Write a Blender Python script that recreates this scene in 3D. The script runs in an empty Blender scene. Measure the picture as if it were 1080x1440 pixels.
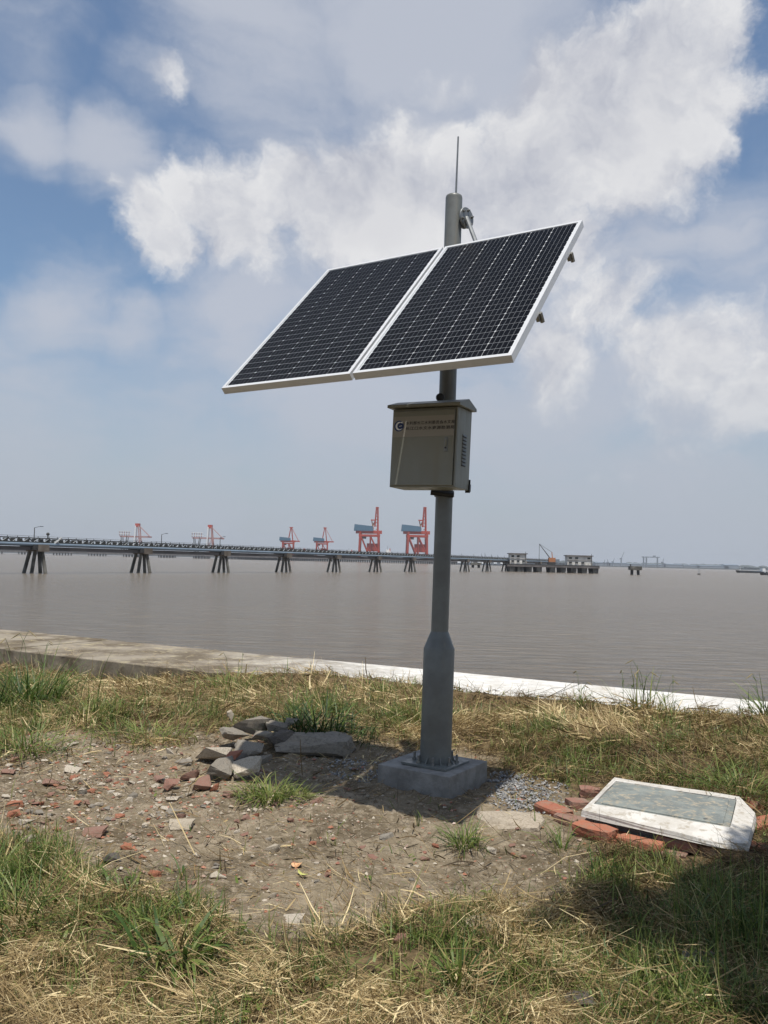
import bpy, bmesh, math, random
import numpy as np
from mathutils import Vector, Matrix
R = math.radians
random.seed(7); rng = np.random.default_rng(7)
sc = bpy.context.scene
col = sc.collection

# ------------------------------------------------------------------ camera
FPX, HY, ROLL, CH = 1180.0, 788.3, R(1.33), 1.56       # focal length in px of the 1080x1440 photograph
pitch = math.atan((HY - 720) * math.cos(ROLL) / FPX)
cF = Vector((0, math.cos(pitch), math.sin(pitch)))
_R0 = Vector((1, 0, 0)); _U0 = _R0.cross(cF)
cR = math.cos(ROLL) * _R0 + math.sin(ROLL) * _U0
cU = -math.sin(ROLL) * _R0 + math.cos(ROLL) * _U0
cam_d = bpy.data.cameras.new('camera'); cam = bpy.data.objects.new('camera', cam_d); col.objects.link(cam)
cam_d.sensor_fit = 'VERTICAL'; cam_d.sensor_height = 36; cam_d.lens = FPX / 1440 * 36
cam_d.clip_start = 0.05; cam_d.clip_end = 60000
m = Matrix.Identity(4)
for i in range(3):
    m[i][0] = cR[i]; m[i][1] = cU[i]; m[i][2] = -cF[i]
m[0][3], m[1][3], m[2][3] = 0, 0, CH
cam.matrix_world = m
sc.camera = cam

# ------------------------------------------------------------------ sun, sky, exposure
SUN_AZ, SUN_EL = 169.0, 74.0          # clockwise from +Y (the way the camera looks)
sun_dir = Vector((math.sin(R(SUN_AZ)) * math.cos(R(SUN_EL)), math.cos(R(SUN_AZ)) * math.cos(R(SUN_EL)), math.sin(R(SUN_EL))))
sd = bpy.data.lights.new('sun', 'SUN'); sd.energy = 5.0; sd.angle = R(0.53); sd.color = (1.0, 0.96, 0.89)
so = bpy.data.objects.new('sun', sd); col.objects.link(so)
so.rotation_euler = sun_dir.to_track_quat('Z', 'Y').to_euler()
sc.view_settings.view_transform = 'Standard'; sc.view_settings.look = 'None'
sc.view_settings.exposure = 0.0; sc.view_settings.gamma = 1.0; sc.view_settings.use_curve_mapping = False
sc.cycles.use_denoising = True
sc.cycles.max_bounces = 6; sc.cycles.diffuse_bounces = 3; sc.cycles.volume_bounces = 0
sc.cycles.transparent_max_bounces = 8
SKY_STRENGTH = 0.10

def pxdir(px, py):
    d = cF * FPX + cR * (px - 540) - cU * (py - 720)
    return d.normalized()

class NG:
    """small helper to wire shader nodes"""
    def __init__(s, nt): s.nt = nt; s.n = nt.nodes; s.l = nt.links
    def new(s, t, **k):
        o = s.n.new(t)
        for a, b in k.items(): setattr(o, a, b)
        return o
    def put(s, sock, v):
        if hasattr(v, 'is_output') or isinstance(v, bpy.types.NodeSocket): s.l.new(v, sock)
        elif v is not None: sock.default_value = v
    def math(s, op, a, b=None, c=None, clamp=False):
        o = s.new('ShaderNodeMath', operation=op); o.use_clamp = clamp
        s.put(o.inputs[0], a); s.put(o.inputs[1], b)
        if c is not None: s.put(o.inputs[2], c)
        return o.outputs[0]
    def vmath(s, op, a, b=None):
        o = s.new('ShaderNodeVectorMath', operation=op); s.put(o.inputs[0], a)
        if b is not None: s.put(o.inputs[1], b)
        return o.outputs['Value'] if op in ('DISTANCE', 'LENGTH', 'DOT_PRODUCT') else o.outputs[0]
    def maprange(s, v, a, b, c, d, interp='SMOOTHSTEP'):
        o = s.new('ShaderNodeMapRange', interpolation_type=interp)
        s.put(o.inputs[0], v)
        for i, x in enumerate((a, b, c, d)): s.put(o.inputs[i + 1], x)
        return o.outputs[0]
    def noise(s, vec, scale, detail=4, rough=.5, dist=0.0, lac=2.0):
        o = s.new('ShaderNodeTexNoise'); s.put(o.inputs['Vector'], vec)
        o.inputs['Scale'].default_value = scale; o.inputs['Detail'].default_value = detail
        o.inputs['Roughness'].default_value = rough; o.inputs['Distortion'].default_value = dist
        o.inputs['Lacunarity'].default_value = lac
        return o
    def mix(s, f, a, b, mode='MIX'):
        o = s.new('ShaderNodeMix', data_type='RGBA', blend_type=mode); o.clamp_factor = True
        s.put(o.inputs[0], f); s.put(o.inputs[6], a if not isinstance(a, tuple) else (*a[:3], 1)); s.put(o.inputs[7], b if not isinstance(b, tuple) else (*b[:3], 1))
        return o.outputs[2]
    def ramp(s, v, stops):
        o = s.new('ShaderNodeValToRGB'); s.put(o.inputs[0], v)
        e = o.color_ramp.elements
        while len(e) < len(stops): e.new(.5)
        for k, (p, c) in zip(e, stops): k.position = p; k.color = (*c[:3], 1)
        return o.outputs[0]

def build_world():
    w = bpy.data.worlds.new('World'); sc.world = w; w.use_nodes = True
    g = NG(w.node_tree); g.n.clear()
    out = g.new('ShaderNodeOutputWorld'); bg = g.new('ShaderNodeBackground'); g.l.new(bg.outputs[0], out.inputs[0])
    bg.inputs[1].default_value = SKY_STRENGTH
    sky = g.new('ShaderNodeTexSky', sky_type='NISHITA'); sky.sun_disc = False
    sky.sun_elevation = R(SUN_EL); sky.sun_rotation = R(SUN_AZ)
    sky.air_density = 1.0; sky.dust_density = 1.6; sky.ozone_density = 1.4
    tc = g.new('ShaderNodeTexCoord'); d = tc.outputs['Generated']
    # ragged edges: warp the direction a little
    wn = g.noise(d, 4.5, 7, .6)
    wv = g.vmath('SUBTRACT', wn.outputs['Color'], (.5, .5, .5))
    wv = g.vmath('MULTIPLY', wv, (.16, .16, .12))
    dw = g.vmath('ADD', d, wv)
    # flattened coordinates so the clouds bank up towards the horizon
    sep = g.new('ShaderNodeSeparateXYZ'); g.l.new(d, sep.inputs[0])
    zz = g.math('MAXIMUM', sep.outputs[2], 0.0)
    den = g.math('ADD', zz, .32)
    cx = g.math('DIVIDE', sep.outputs[0], den); cy = g.math('DIVIDE', sep.outputs[1], den)
    cmb = g.new('ShaderNodeCombineXYZ'); g.l.new(cx, cmb.inputs[0]); g.l.new(cy, cmb.inputs[1])
    n1 = g.noise(cmb.outputs[0], 1.9, 9, .56, .25).outputs['Fac']
    n2 = g.noise(dw, 7.0, 11, .60, .12).outputs['Fac']
    # where the banks of cloud stand: (px, py, radius px, weight)
    def field(blobs):
        acc = None
        for px, py, r, wt in blobs:
            c = pxdir(px, py); rr = 2 * math.sin(r / FPX / 2)
            dist = g.vmath('DISTANCE', dw, tuple(c))
            v = g.maprange(dist, 0.0, rr * 1.5, wt, 0.0)
            acc = v if acc is None else g.math('MAXIMUM', acc, v)
        return acc
    thick = field([(1010, 50, 75, 1), (1000, 130, 85, 1), (930, 100, 105, 1.1), (850, 115, 95, 1.05), (780, 140, 85, 1), (880, 210, 145, 1.15), (980, 200, 75, .95),
                   (740, 240, 125, 1.1), (650, 260, 100, 1.1), (560, 290, 125, 1.1), (470, 300, 120, 1.15), (390, 275, 85, 1.15), (330, 300, 95, 1.15), (265, 290, 65, 1.05), (215, 300, 50, .9), (240, 335, 70, 1.0),
                   (360, 350, 80, .8), (440, 340, 90, .8), (250, 105, 48, .62), (560, 190, 50, .55), (640, 120, 60, .5), (800, 330, 110, .72), (880, 400, 90, .6), (620, 350, 90, .65), (165, 265, 24, .45),
                   (235, 0, 50, .5), (1000, 510, 120, .74), (900, 500, 110, .66), (800, 490, 100, .64), (1070, 540, 120, .76), (850, 430, 110, .68), (940, 600, 120, .5), (985, 300, 28, .5), (1040, 345, 30, .45)])
    thin = field([(600, 420, 230, .75), (800, 520, 230, .85), (980, 530, 170, .95), (1060, 500, 120, .9), (480, 600, 260, .72), (250, 640, 180, .62), (900, 640, 280, .72),
                  (40, 620, 150, .72), (90, 425, 90, .72), (170, 450, 60, .62), (330, 450, 110, .66), (60, 185, 70, .85), (170, 205, 80, .85), (280, 210, 60, .7), (400, 100, 190, .95), (500, 150, 90, .6),
                  (560, 50, 190, 1.0), (700, 50, 150, 1.0), (60, 50, 110, .55), (330, 20, 110, .7), (1010, 330, 80, .7), (1050, 420, 90, .7), (640, 700, 500, .5), (240, 110, 80, .7), (900, 350, 130, .7)])
    # beyond the frame: an ordinary half-clouded sky
    ang = g.vmath('DISTANCE', d, tuple(pxdir(540, 400)))
    away = g.maprange(ang, .62, .9, 0, 1)
    bank = g.maprange(n1, .50, .62, 0, .9)
    thick = g.math('ADD', thick, g.math('MULTIPLY', away, bank), clamp=True)
    # combine with the noise
    a = g.math('MULTIPLY_ADD', thick, .92, g.math('MULTIPLY_ADD', n2, 1.6, -.82))
    cov = g.maprange(a, .26, .66, 0, 1)
    st = g.noise(g.vmath('MULTIPLY', dw, (1.3, 1.3, 3.6)), 2.6, 8, .55, .3).outputs['Fac']
    b = g.math('MULTIPLY_ADD', thin, .95, g.math('MULTIPLY_ADD', st, 1.7, -.82))
    veil = g.math('MULTIPLY', g.maprange(b, .02, .85, 0, 1), .88)
    # sunlit whites against greyer cores; finer billows
    n3 = g.noise(g.vmath('ADD', dw, (.02, .015, -.03)), 7.0, 11, .60, .12).outputs['Fac']
    relief = g.math('MULTIPLY_ADD', g.math('SUBTRACT', n2, n3), 4.0, .5)
    n4 = g.noise(d, 4.0, 5, .5).outputs['Fac']
    shade = g.math('MULTIPLY_ADD', g.math('SUBTRACT', n4, .5), 1.3, relief, clamp=True)
    core = g.maprange(a, .55, 1.15, 0, 1)
    lum = g.mix(shade, (4.9, 5.1, 5.8), (8.0, 8.0, 8.1))
    lum = g.mix(g.math('MULTIPLY', core, .35), lum, (5.6, 5.65, 6.1))
    skyc = g.mix(1.0, sky.outputs[0], (1.12, 1.20, 1.22), 'MULTIPLY')
    c = g.mix(veil, skyc, (5.3, 5.6, 6.35))
    c = g.mix(g.math('MULTIPLY', cov, .96), c, lum)
    # haze belt along the horizon
    hz = g.maprange(sep.outputs[2], -.02, .30, .9, 0.0)
    c = g.mix(hz, c, (4.2, 4.65, 5.35))
    g.l.new(c, bg.inputs[0])
    w.cycles.sampling_method = 'MANUAL'; w.cycles.sample_map_resolution = 512
build_world()

# ------------------------------------------------------------------ placing helpers
def at_z(px, py, z):
    d = pxdir(px, py); t = (z - CH) / d.z
    return Vector((d.x * t, d.y * t, z))
def at_y(px, py, y):
    d = pxdir(px, py); t = y / d.y
    return Vector((d.x * t, y, CH + d.z * t))
def to_px(X, Y, Z):
    """numpy: where points of the ground fall in the photograph (only used to look up the layout map)"""
    Zc = Z - CH
    z = X * cF.x + Y * cF.y + Zc * cF.z
    z = np.where(z < .3, .3, z)
    return (540 + FPX * (X * cR.x + Y * cR.y + Zc * cR.z) / z, 720 - FPX * (X * cU.x + Y * cU.y + Zc * cU.z) / z)

# value noise in numpy
_T = rng.random((8, 256, 256))
def vn(x, y, s=0):
    t = _T[s % 8]
    xi = np.floor(x).astype(int); yi = np.floor(y).astype(int); fx = x - xi; fy = y - yi
    fx = fx * fx * (3 - 2 * fx); fy = fy * fy * (3 - 2 * fy)
    a = t[xi & 255, yi & 255]; b = t[(xi + 1) & 255, yi & 255]; c = t[xi & 255, (yi + 1) & 255]; d = t[(xi + 1) & 255, (yi + 1) & 255]
    return (a * (1 - fx) + b * fx) * (1 - fy) + (c * (1 - fx) + d * fx) * fy
def fbm(x, y, o=4, s=0, g=.5):
    v = 0; a = 1; t = 0
    for i in range(o):
        v = v + a * vn(x * 2 ** i + 17.3 * i + 40, y * 2 ** i + 9.1 * i + 40, s + i); t += a; a *= g
    return v / t

# ------------------------------------------------------------------ mesh helpers
class MB:
    def __init__(s): s.v = []; s.f = []
    def add(s, vs, fs):
        o = len(s.v); s.v += [tuple(v) for v in vs]; s.f += [tuple(i + o for i in f) for f in fs]; return s
    def box(s, c, d, M=None, ch=0):
        x, y, z = d[0] / 2, d[1] / 2, d[2] / 2
        vs = [Vector((a * x, b * y, e * z)) + Vector(c) for e in (-1, 1) for a, b in ((-1, -1), (1, -1), (1, 1), (-1, 1))]
        if M is not None: vs = [M @ v for v in vs]
        return s.add(vs, [(3, 2, 1, 0), (4, 5, 6, 7), (0, 1, 5, 4), (1, 2, 6, 5), (2, 3, 7, 6), (3, 0, 4, 7)])
    def tube(s, a, b, r0, r1=None, n=8, caps=True):
        a = Vector(a); b = Vector(b); r1 = r0 if r1 is None else r1
        w = (b - a).normalized(); u = w.orthogonal().normalized(); v = w.cross(u)
        vs = [p + (u * math.cos(2 * math.pi * i / n) + v * math.sin(2 * math.pi * i / n)) * r for p, r in ((a, r0), (b, r1)) for i in range(n)]
        fs = [(i, (i + 1) % n, n + (i + 1) % n, n + i) for i in range(n)]
        if caps: fs += [tuple(range(n))[::-1], tuple(range(n, 2 * n))]
        return s.add(vs, fs)
    def lathe(s, prof, n=40, c=(0, 0, 0)):
        vs = []; fs = []
        for r, z in prof:
            vs += [(c[0] + r * math.cos(2 * math.pi * i / n), c[1] + r * math.sin(2 * math.pi * i / n), c[2] + z) for i in range(n)]
        for k in range(len(prof) - 1):
            fs += [(k * n + i, k * n + (i + 1) % n, (k + 1) * n + (i + 1) % n, (k + 1) * n + i) for i in range(n)]
        fs += [tuple(range(n))[::-1], tuple(range((len(prof) - 1) * n, len(prof) * n))]
        return s.add(vs, fs)
    def prism(s, pts, z0, z1):
        n = len(pts)
        return s.add([(p[0], p[1], z0) for p in pts] + [(p[0], p[1], z1) for p in pts],
                     [tuple(range(n))[::-1], tuple(range(n, 2 * n))] + [(i, (i + 1) % n, n + (i + 1) % n, n + i) for i in range(n)])
    def mesh(s, name):
        me = bpy.data.meshes.new(name); me.from_pydata(s.v, [], s.f); me.update(); return me

def tag(o, label=None, cat=None, group=None, kind=None):
    if label: o['label'] = label
    if cat: o['category'] = cat
    if group: o['group'] = group
    if kind: o['kind'] = kind
    return o
def obj(name, mb, mat, parent=None, smooth=False, bevel=0, M=None, loc=None, angle=None):
    me = mb.mesh(name) if isinstance(mb, MB) else mb
    if mat is not None and not me.materials: me.materials.append(mat)
    o = bpy.data.objects.new(name, me); col.objects.link(o)
    if smooth:
        for p in me.polygons: p.use_smooth = True
        me.set_sharp_from_angle(angle=R(angle or 35))
    if M is not None: o.matrix_local = M
    if loc is not None: o.location = loc
    if parent is not None: o.parent = parent
    if bevel:
        b = o.modifiers.new('bevel', 'BEVEL'); b.width = bevel; b.segments = 2; b.limit_method = 'ANGLE'
    return o
def thing(name, label, cat, loc=(0, 0, 0), rot=(0, 0, 0), group=None, M=None):
    o = bpy.data.objects.new(name, None); col.objects.link(o)
    if M is not None: o.matrix_world = M
    else: o.location = loc; o.rotation_euler = rot
    o.empty_display_size = .1
    return tag(o, label, cat, group)
def copy_tree(o, parent=None):
    c = o.copy(); col.objects.link(c); c.parent = parent
    for ch in list(o.children):
        copy_tree(ch, c)
    return c

# ------------------------------------------------------------------ materials
def mat(name, base, rough=.6, metal=0.0, var=.0, scale=8.0, bump=0.0, bscale=60.0, spec=.5, dark=None, coord='Object', detail=5):
    m_ = bpy.data.materials.new(name); m_.use_nodes = True
    g = NG(m_.node_tree); p = g.n['Principled BSDF']
    p.inputs['Roughness'].default_value = rough; p.inputs['Metallic'].default_value = metal
    p.inputs['Specular IOR Level'].default_value = spec
    tc = g.new('ShaderNodeTexCoord').outputs[coord]
    b = (*base, 1)
    if var > 0:
        n = g.noise(tc, scale, detail, .6).outputs['Fac']
        dk = dark or tuple(c * (1 - var) for c in base)
        c = g.mix(g.maprange(n, .35, .68, 0, 1), tuple(dk), tuple(base))
        g.l.new(c, p.inputs['Base Color'])
    else: p.inputs['Base Color'].default_value = b
    if bump > 0:
        n = g.noise(tc, bscale, 5, .6).outputs['Fac']
        bp = g.new('ShaderNodeBump'); bp.inputs['Strength'].default_value = bump; bp.inputs['Distance'].default_value = .01
        g.l.new(n, bp.inputs['Height']); g.l.new(bp.outputs[0], p.inputs['Normal'])
    return m_
def rock_mat(name, a, b, c, bump=.6, sc_=30):
    """stone, concrete or brick: colour drifts from piece to piece and over each piece, dusty on top"""
    m_ = bpy.data.materials.new(name); m_.use_nodes = True
    g = NG(m_.node_tree); p = g.n['Principled BSDF']; p.inputs['Roughness'].default_value = .92; p.inputs['Specular IOR Level'].default_value = .2
    tc = g.new('ShaderNodeTexCoord').outputs['Object']
    oi = g.new('ShaderNodeObjectInfo').outputs['Random']
    v = g.vmath('ADD', tc, (0, 0, 0)); cmb = g.new('ShaderNodeCombineXYZ'); g.l.new(oi, cmb.inputs[0]); g.l.new(oi, cmb.inputs[2])
    v = g.vmath('ADD', tc, g.vmath('MULTIPLY', cmb.outputs[0], (31, 17, 23)))
    n = g.noise(v, sc_, 6, .65).outputs['Fac']
    base = g.mix(oi, a, b)
    base = g.mix(g.maprange(n, .42, .7, 0, 1), base, c)
    n2 = g.noise(v, sc_ * .35, 4, .6).outputs['Fac']
    base = g.mix(g.maprange(n2, .52, .72, 0, .55), base, (.24, .195, .145))
    g.l.new(base, p.inputs['Base Color'])
    h = g.noise(v, sc_ * 2.2, 6, .7).outputs['Fac']
    bp = g.new('ShaderNodeBump'); bp.inputs['Strength'].default_value = bump; bp.inputs['Distance'].default_value = .012
    g.l.new(h, bp.inputs['Height']); g.l.new(bp.outputs[0], p.inputs['Normal'])
    return m_
M = {}
M['pole'] = mat('pole_paint', (.150, .160, .152), .45, .0, .16, 5, .08, 120, dark=(.112, .116, .108))
def worn_paint(m_, amt=.5):
    g = NG(m_.node_tree); p = g.n['Principled BSDF']; tc = g.new('ShaderNodeTexCoord').outputs['Object']
    src = p.inputs['Base Color'].links[0].from_socket
    n = g.noise(g.vmath('MULTIPLY', tc, (14, 14, 1.3)), 1, 6, .65).outputs['Fac']; n2 = g.noise(tc, 38, 4, .7).outputs['Fac']
    c = g.mix(g.maprange(n, .55, .72, 0, amt), src, (.23, .20, .155)); c = g.mix(g.maprange(n2, .64, .72, 0, amt * .7), c, (.055, .05, .045))
    g.l.new(c, p.inputs['Base Color']); g.l.new(g.maprange(n, .4, .7, .36, .62), p.inputs['Roughness'])
worn_paint(M['pole'], .38)
M['bracket'] = mat('galvanised', (.26, .27, .27), .5, .6, .2, 20)
M['alu'] = mat('anodised_aluminium', (.60, .605, .61), .40, .1, .06, 12)
M['backsheet'] = mat('backsheet', (.62, .64, .66), .5)
M['box'] = mat('cabinet_paint', (.215, .218, .185), .42, 0, .08, 3, .03, 200)
worn_paint(M['box'], .22)
M['boxroof'] = mat('cabinet_roof', (.22, .222, .195), .45, 0, .2, 5)
M['strip'] = mat('label_strip', (.275, .258, .225), .45)
M['ink'] = mat('ink', (.035, .03, .03), .6)
M['blue'] = mat('emblem_blue', (.012, .03, .12), .4)
M['white'] = mat('white_print', (.75, .77, .8), .5)
M['black'] = mat('black_rubber', (.014, .014, .015), .5)
M['steel'] = mat('worn_steel', (.30, .30, .29), .45, .8, .3, 30)
M['plinth'] = mat('cast_concrete', (.29, .28, .26), .9, 0, .3, 7, .6, 45, .2, dark=(.19, .18, .165))
M['seaconcrete'] = None
M['pile'] = mat('pile_concrete', (.20, .19, .165), .95, 0, .5, .5, .2, 3, .2, dark=(.07, .065, .055))
M['cap'] = mat('pile_cap', (.22, .185, .15), .95, 0, .5, .4, dark=(.13, .105, .08))
M['darkdeck'] = mat('dark_deck', (.06, .058, .055), .9, 0, .3, .3)
M['pipe'] = mat('blue_pipe', (.17, .22, .27), .5, 0, .2, .3)
M['girder'] = mat('girder_brown', (.17, .15, .14), .85, 0, .4, .2)
M['truss'] = mat('truss_paint', (.55, .56, .54), .6)
M['trussd'] = mat('truss_dark', (.05, .05, .045), .8)
M['cred'] = mat('crane_red', (.46, .060, .028), .6, 0, .25, .05)
M['cpink'] = mat('crane_faded', (.40, .22, .20), .6)
M['cblue'] = mat('crane_house_blue', (.07, .15, .22), .6)
M['ship'] = mat('ship_white', (.8, .8, .78), .6)
M['hull'] = mat('ship_hull', (.05, .055, .06), .6)
M['plaster'] = mat('old_plaster', (.80, .76, .68), .9, 0, .4, .3, dark=(.52, .48, .43))
M['orange'] = mat('crane_orange', (.42, .17, .07), .7)
M['shore'] = mat('shore_land', (.10, .12, .12), .9, 0, .4, .01)
M['greyst'] = mat('grey_steel', (.20, .23, .26), .7)
M['rock_grey'] = rock_mat('stone_grey', (.21, .185, .15), (.29, .26, .215), (.16, .14, .115))
M['rock_pale'] = rock_mat('stone_pale', (.44, .38, .29), (.55, .49, .40), (.30, .25, .19))
M['rock_dark'] = rock_mat('stone_dark', (.10, .09, .08), (.15, .13, .11), (.08, .07, .06))
M['rock_tan'] = rock_mat('stone_tan', (.38, .32, .24), (.42, .36, .28), (.27, .22, .16))
M['brick'] = rock_mat('brick_orange', (.38, .145, .082), (.31, .115, .072), (.28, .15, .10))
M['brickd'] = rock_mat('brick_dull', (.26, .125, .092), (.25, .145, .11), (.23, .165, .125))
M['bark'] = rock_mat('bark', (.12, .09, .065), (.10, .08, .06), (.07, .055, .04))

# ================================================================== THE SETTING
WATER_Z = -2.6
def attr_mat(name, stops, rough=.7, transl=.25, spec=.25):
    m_ = bpy.data.materials.new(name); m_.use_nodes = True
    g = NG(m_.node_tree); p = g.n['Principled BSDF']; p.inputs['Roughness'].default_value = rough
    p.inputs['Specular IOR Level'].default_value = spec
    at = g.new('ShaderNodeAttribute', attribute_name='tone')
    c = g.ramp(at.outputs['Fac'], stops)
    g.l.new(c, p.inputs['Base Color'])
    if transl:
        tr = g.new('ShaderNodeBsdfTranslucent'); g.l.new(c, tr.inputs[0])
        mx = g.new('ShaderNodeMixShader'); mx.inputs[0].default_value = transl
        g.l.new(p.outputs[0], mx.inputs[1]); g.l.new(tr.outputs[0], mx.inputs[2])
        g.l.new(mx.outputs[0], g.n['Material Output'].inputs[0])
    return m_

# ---- river
def water_mat():
    m_ = bpy.data.materials.new('river_water'); m_.use_nodes = True
    g = NG(m_.node_tree); p = g.n['Principled BSDF']
    tc = g.new('ShaderNodeTexCoord').outputs['Object']
    sw = g.noise(g.vmath('MULTIPLY', tc, (.012, .03, 1)), 1, 5, .55).outputs['Fac']
    c = g.mix(sw, (.160, .130, .096), (.205, .168, .124))
    g.l.new(c, p.inputs['Base Color'])
    p.inputs['Roughness'].default_value = .20; p.inputs['IOR'].default_value = 1.33
    w1 = g.noise(g.vmath('MULTIPLY', tc, (.55, 1.5, 1)), 1.0, 6, .62, .6).outputs['Fac']
    w2 = g.noise(g.vmath('MULTIPLY', tc, (.10, .32, 1)), 1.0, 4, .55, .4).outputs['Fac']
    w3 = g.noise(g.vmath('MULTIPLY', tc, (3.2, 6.5, 1)), 1.0, 3, .6, .3).outputs['Fac']
    h = g.math('ADD', g.math('MULTIPLY', w1, .85), g.math('MULTIPLY', w2, .9))
    h = g.math('ADD', h, g.math('MULTIPLY', w3, .11))
    bp = g.new('ShaderNodeBump'); bp.inputs['Strength'].default_value = 1.0; bp.inputs['Distance'].default_value = 1.7
    g.l.new(h, bp.inputs['Height']); g.l.new(bp.outputs[0], p.inputs['Normal'])
    return m_
M['water'] = water_mat()
RW = 14000
mb = MB(); mb.add([(-RW, 3, WATER_Z), (RW, 3, WATER_Z), (RW, RW, WATER_Z), (-RW, RW, WATER_Z)], [(0, 1, 2, 3)])
tag(obj('water', mb, M['water']), kind='structure')

# ---- sea wall with its coping
SZ = .10
wf0 = at_z(0, 912, SZ); wf1 = at_z(1050, 1029, SZ)
wd = (wf1 - wf0); wd.z = 0; wd.normalize(); wn_ = Vector((-wd.y, wd.x, 0))
if wn_.y < 0: wn_ = -wn_
WW = ((at_z(0, 885, SZ) - wf0).dot(wn_) + (at_z(1060, 985, SZ) - wf0).dot(wn_)) / 2
def wall_mat():
    m_ = bpy.data.materials.new('sea_wall_concrete'); m_.use_nodes = True
    g = NG(m_.node_tree); p = g.n['Principled BSDF']; p.inputs['Roughness'].default_value = .9; p.inputs['Specular IOR Level'].default_value = .2
    tc = g.new('ShaderNodeTexCoord').outputs['Object']
    n = g.noise(tc, 1.3, 7, .65).outputs['Fac']; n2 = g.noise(tc, 6, 6, .7).outputs['Fac']
    old = g.mix(g.maprange(n, .38, .62, 0, 1), (.12, .095, .065), (.255, .22, .17))
    old = g.mix(g.maprange(n2, .52, .66, 0, .8), old, (.36, .31, .20))
    new = g.mix(g.maprange(n2, .40, .66, 0, 1), (.50, .48, .44), (.66, .64, .60))
    new = g.mix(g.maprange(n, .54, .70, 0, .75), new, (.40, .36, .28))
    sep = g.new('ShaderNodeSeparateXYZ'); g.l.new(tc, sep.inputs[0])
    xx = g.math('MULTIPLY_ADD', g.math('SUBTRACT', n, .5), 3.5, sep.outputs[0])
    f = g.maprange(xx, -2.6, .9, 0, 1)
    g.l.new(g.mix(f, old, new), p.inputs['Base Color'])
    bp = g.new('ShaderNodeBump'); bp.inputs['Strength'].default_value = .5; bp.inputs['Distance'].default_value = .02
    g.l.new(n2, bp.inputs['Height']); g.l.new(bp.outputs[0], p.inputs['Normal'])
    return m_
M['wall'] = wall_mat()
wt = thing('sea_wall', 'low concrete sea wall along the river edge, brown at one end and bleached white at the other', 'wall')
def wall_strip(a0, a1, o0, o1, z0, z1):
    q = [wf0 + wd * a0 + wn_ * o0, wf0 + wd * a1 + wn_ * o0, wf0 + wd * a1 + wn_ * o1, wf0 + wd * a0 + wn_ * o1]
    return MB().prism([(v.x, v.y) for v in q], z0, z1)
obj('wall_body', wall_strip(-70, 80, .06, WW - .06, -5, -.03), M['wall'], wt)
a = -69.6
while a < 79:
    ln = 4.1
    o = obj('coping_slab', wall_strip(a, a + ln - .022, 0, WW, -.03 - .22, SZ + rng.uniform(-.006, .006)), M['wall'], wt, bevel=.012)
    a += ln

# ---- ground
DIRT = [(-500, 1120), (-200, 1075), (0, 1078), (60, 1048), (150, 1036), (290, 1042), (330, 1028), (500, 1030), (560, 1050), (690, 1075), (760, 1100), (820, 1115), (815, 1175), (840, 1225), (790, 1275),
        (720, 1290), (600, 1285), (520, 1318), (440, 1335), (390, 1325), (330, 1300), (250, 1268), (150, 1250), (70, 1200), (0, 1185), (-200, 1190), (-500, 1200)]
def inpoly(px, py, poly):
    r = np.zeros(px.shape, bool); n = len(poly); j = n - 1
    for i in range(n):
        xi, yi = poly[i]; xj, yj = poly[j]
        c = ((yi > py) != (yj > py)) & (px < (xj - xi) * (py - yi) / (yj - yi + 1e-9) + xi)
        r ^= c; j = i
    return r
def sstep(a, b, x):
    t = np.clip((x - a) / (b - a), 0, 1); return t * t * (3 - 2 * t)
def wall_s(x, y):   # metres in front of the wall's land side
    return -((x - wf0.x) * wn_.x + (y - wf0.y) * wn_.y)
def dirt_soft(x, y, jit=1.0):
    px, py = to_px(x, y, np.zeros_like(x))
    jx = (fbm(x * 2.2, y * 2.2, 3, 1) - .5) * 150; jy = (fbm(x * 2.2 + 50, y * 2.2, 3, 2) - .5) * 60
    acc = 0
    for dx, dy in ((0, 0), (28, 0), (-28, 0), (0, 12), (0, -12), (18, 8), (-18, 8), (18, -8), (-18, -8)):
        acc = acc + inpoly(px + jx + dx, py + jy + dy, DIRT)
    return acc / 9.0
def ground_h(x, y):
    s = wall_s(x, y)
    left = sstep(-1.0, -4.0, x)
    h = .05 * (fbm(x * .45, y * .45, 3, 0) - .5) * 2 + .022 * (fbm(x * 2.5, y * 2.5, 3, 2) - .5) * 2
    h = h - .17 * left * sstep(2.6, .3, s)
    h = h + (1 - left) * .09 * sstep(2.2, .2, s)
    ov = .66 * sstep(-3.2, -.3, x) + (fbm(x * 1.3, y * 1.3, 3, 4) - .5) * 1.5 * sstep(-4, -1, x)
    h = np.where(s < 0, np.maximum(h, .10 + .05 * sstep(0, .25, s + ov)) * (1 - left) + h * left, h)
    h = h - .7 * sstep(.0, .45, -(s + ov))
    h = h - 2.5 * sstep(.4, 1.2, -s) * 1.0
    px, py = to_px(x, y, np.zeros_like(x))
    h = h + .07 * np.exp(-((px - 390) / 110) ** 2 - ((py - 1045) / 28) ** 2)
    h = h - .045 * np.exp(-((px - 930) / 110) ** 2 - ((py - 1192) / 26) ** 2)
    h = h - .02 * np.exp(-((px - 620) / 90) ** 2 - ((py - 1090) / 40) ** 2)
    return h
def axis(lo, hi, st, far0, far1):
    a = list(np.arange(lo, hi + 1e-6, st)); s = st
    b = []; x = lo
    while x > far0: s *= 1.35; x -= s; b.append(x)
    c = []; x = hi; s = st
    while x < far1: s *= 1.35; x += s; c.append(x)
    return np.array(b[::-1] + a + c)
gx = axis(-8.5, 7.0, .035, -300, 300); gy = axis(1.9, 14.5, .035, -300, 15.2)
X, Y = np.meshgrid(gx, gy, indexing='ij')
H = ground_h(X.ravel(), Y.ravel()).reshape(X.shape)
sfar = wall_s(X, Y)
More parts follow.
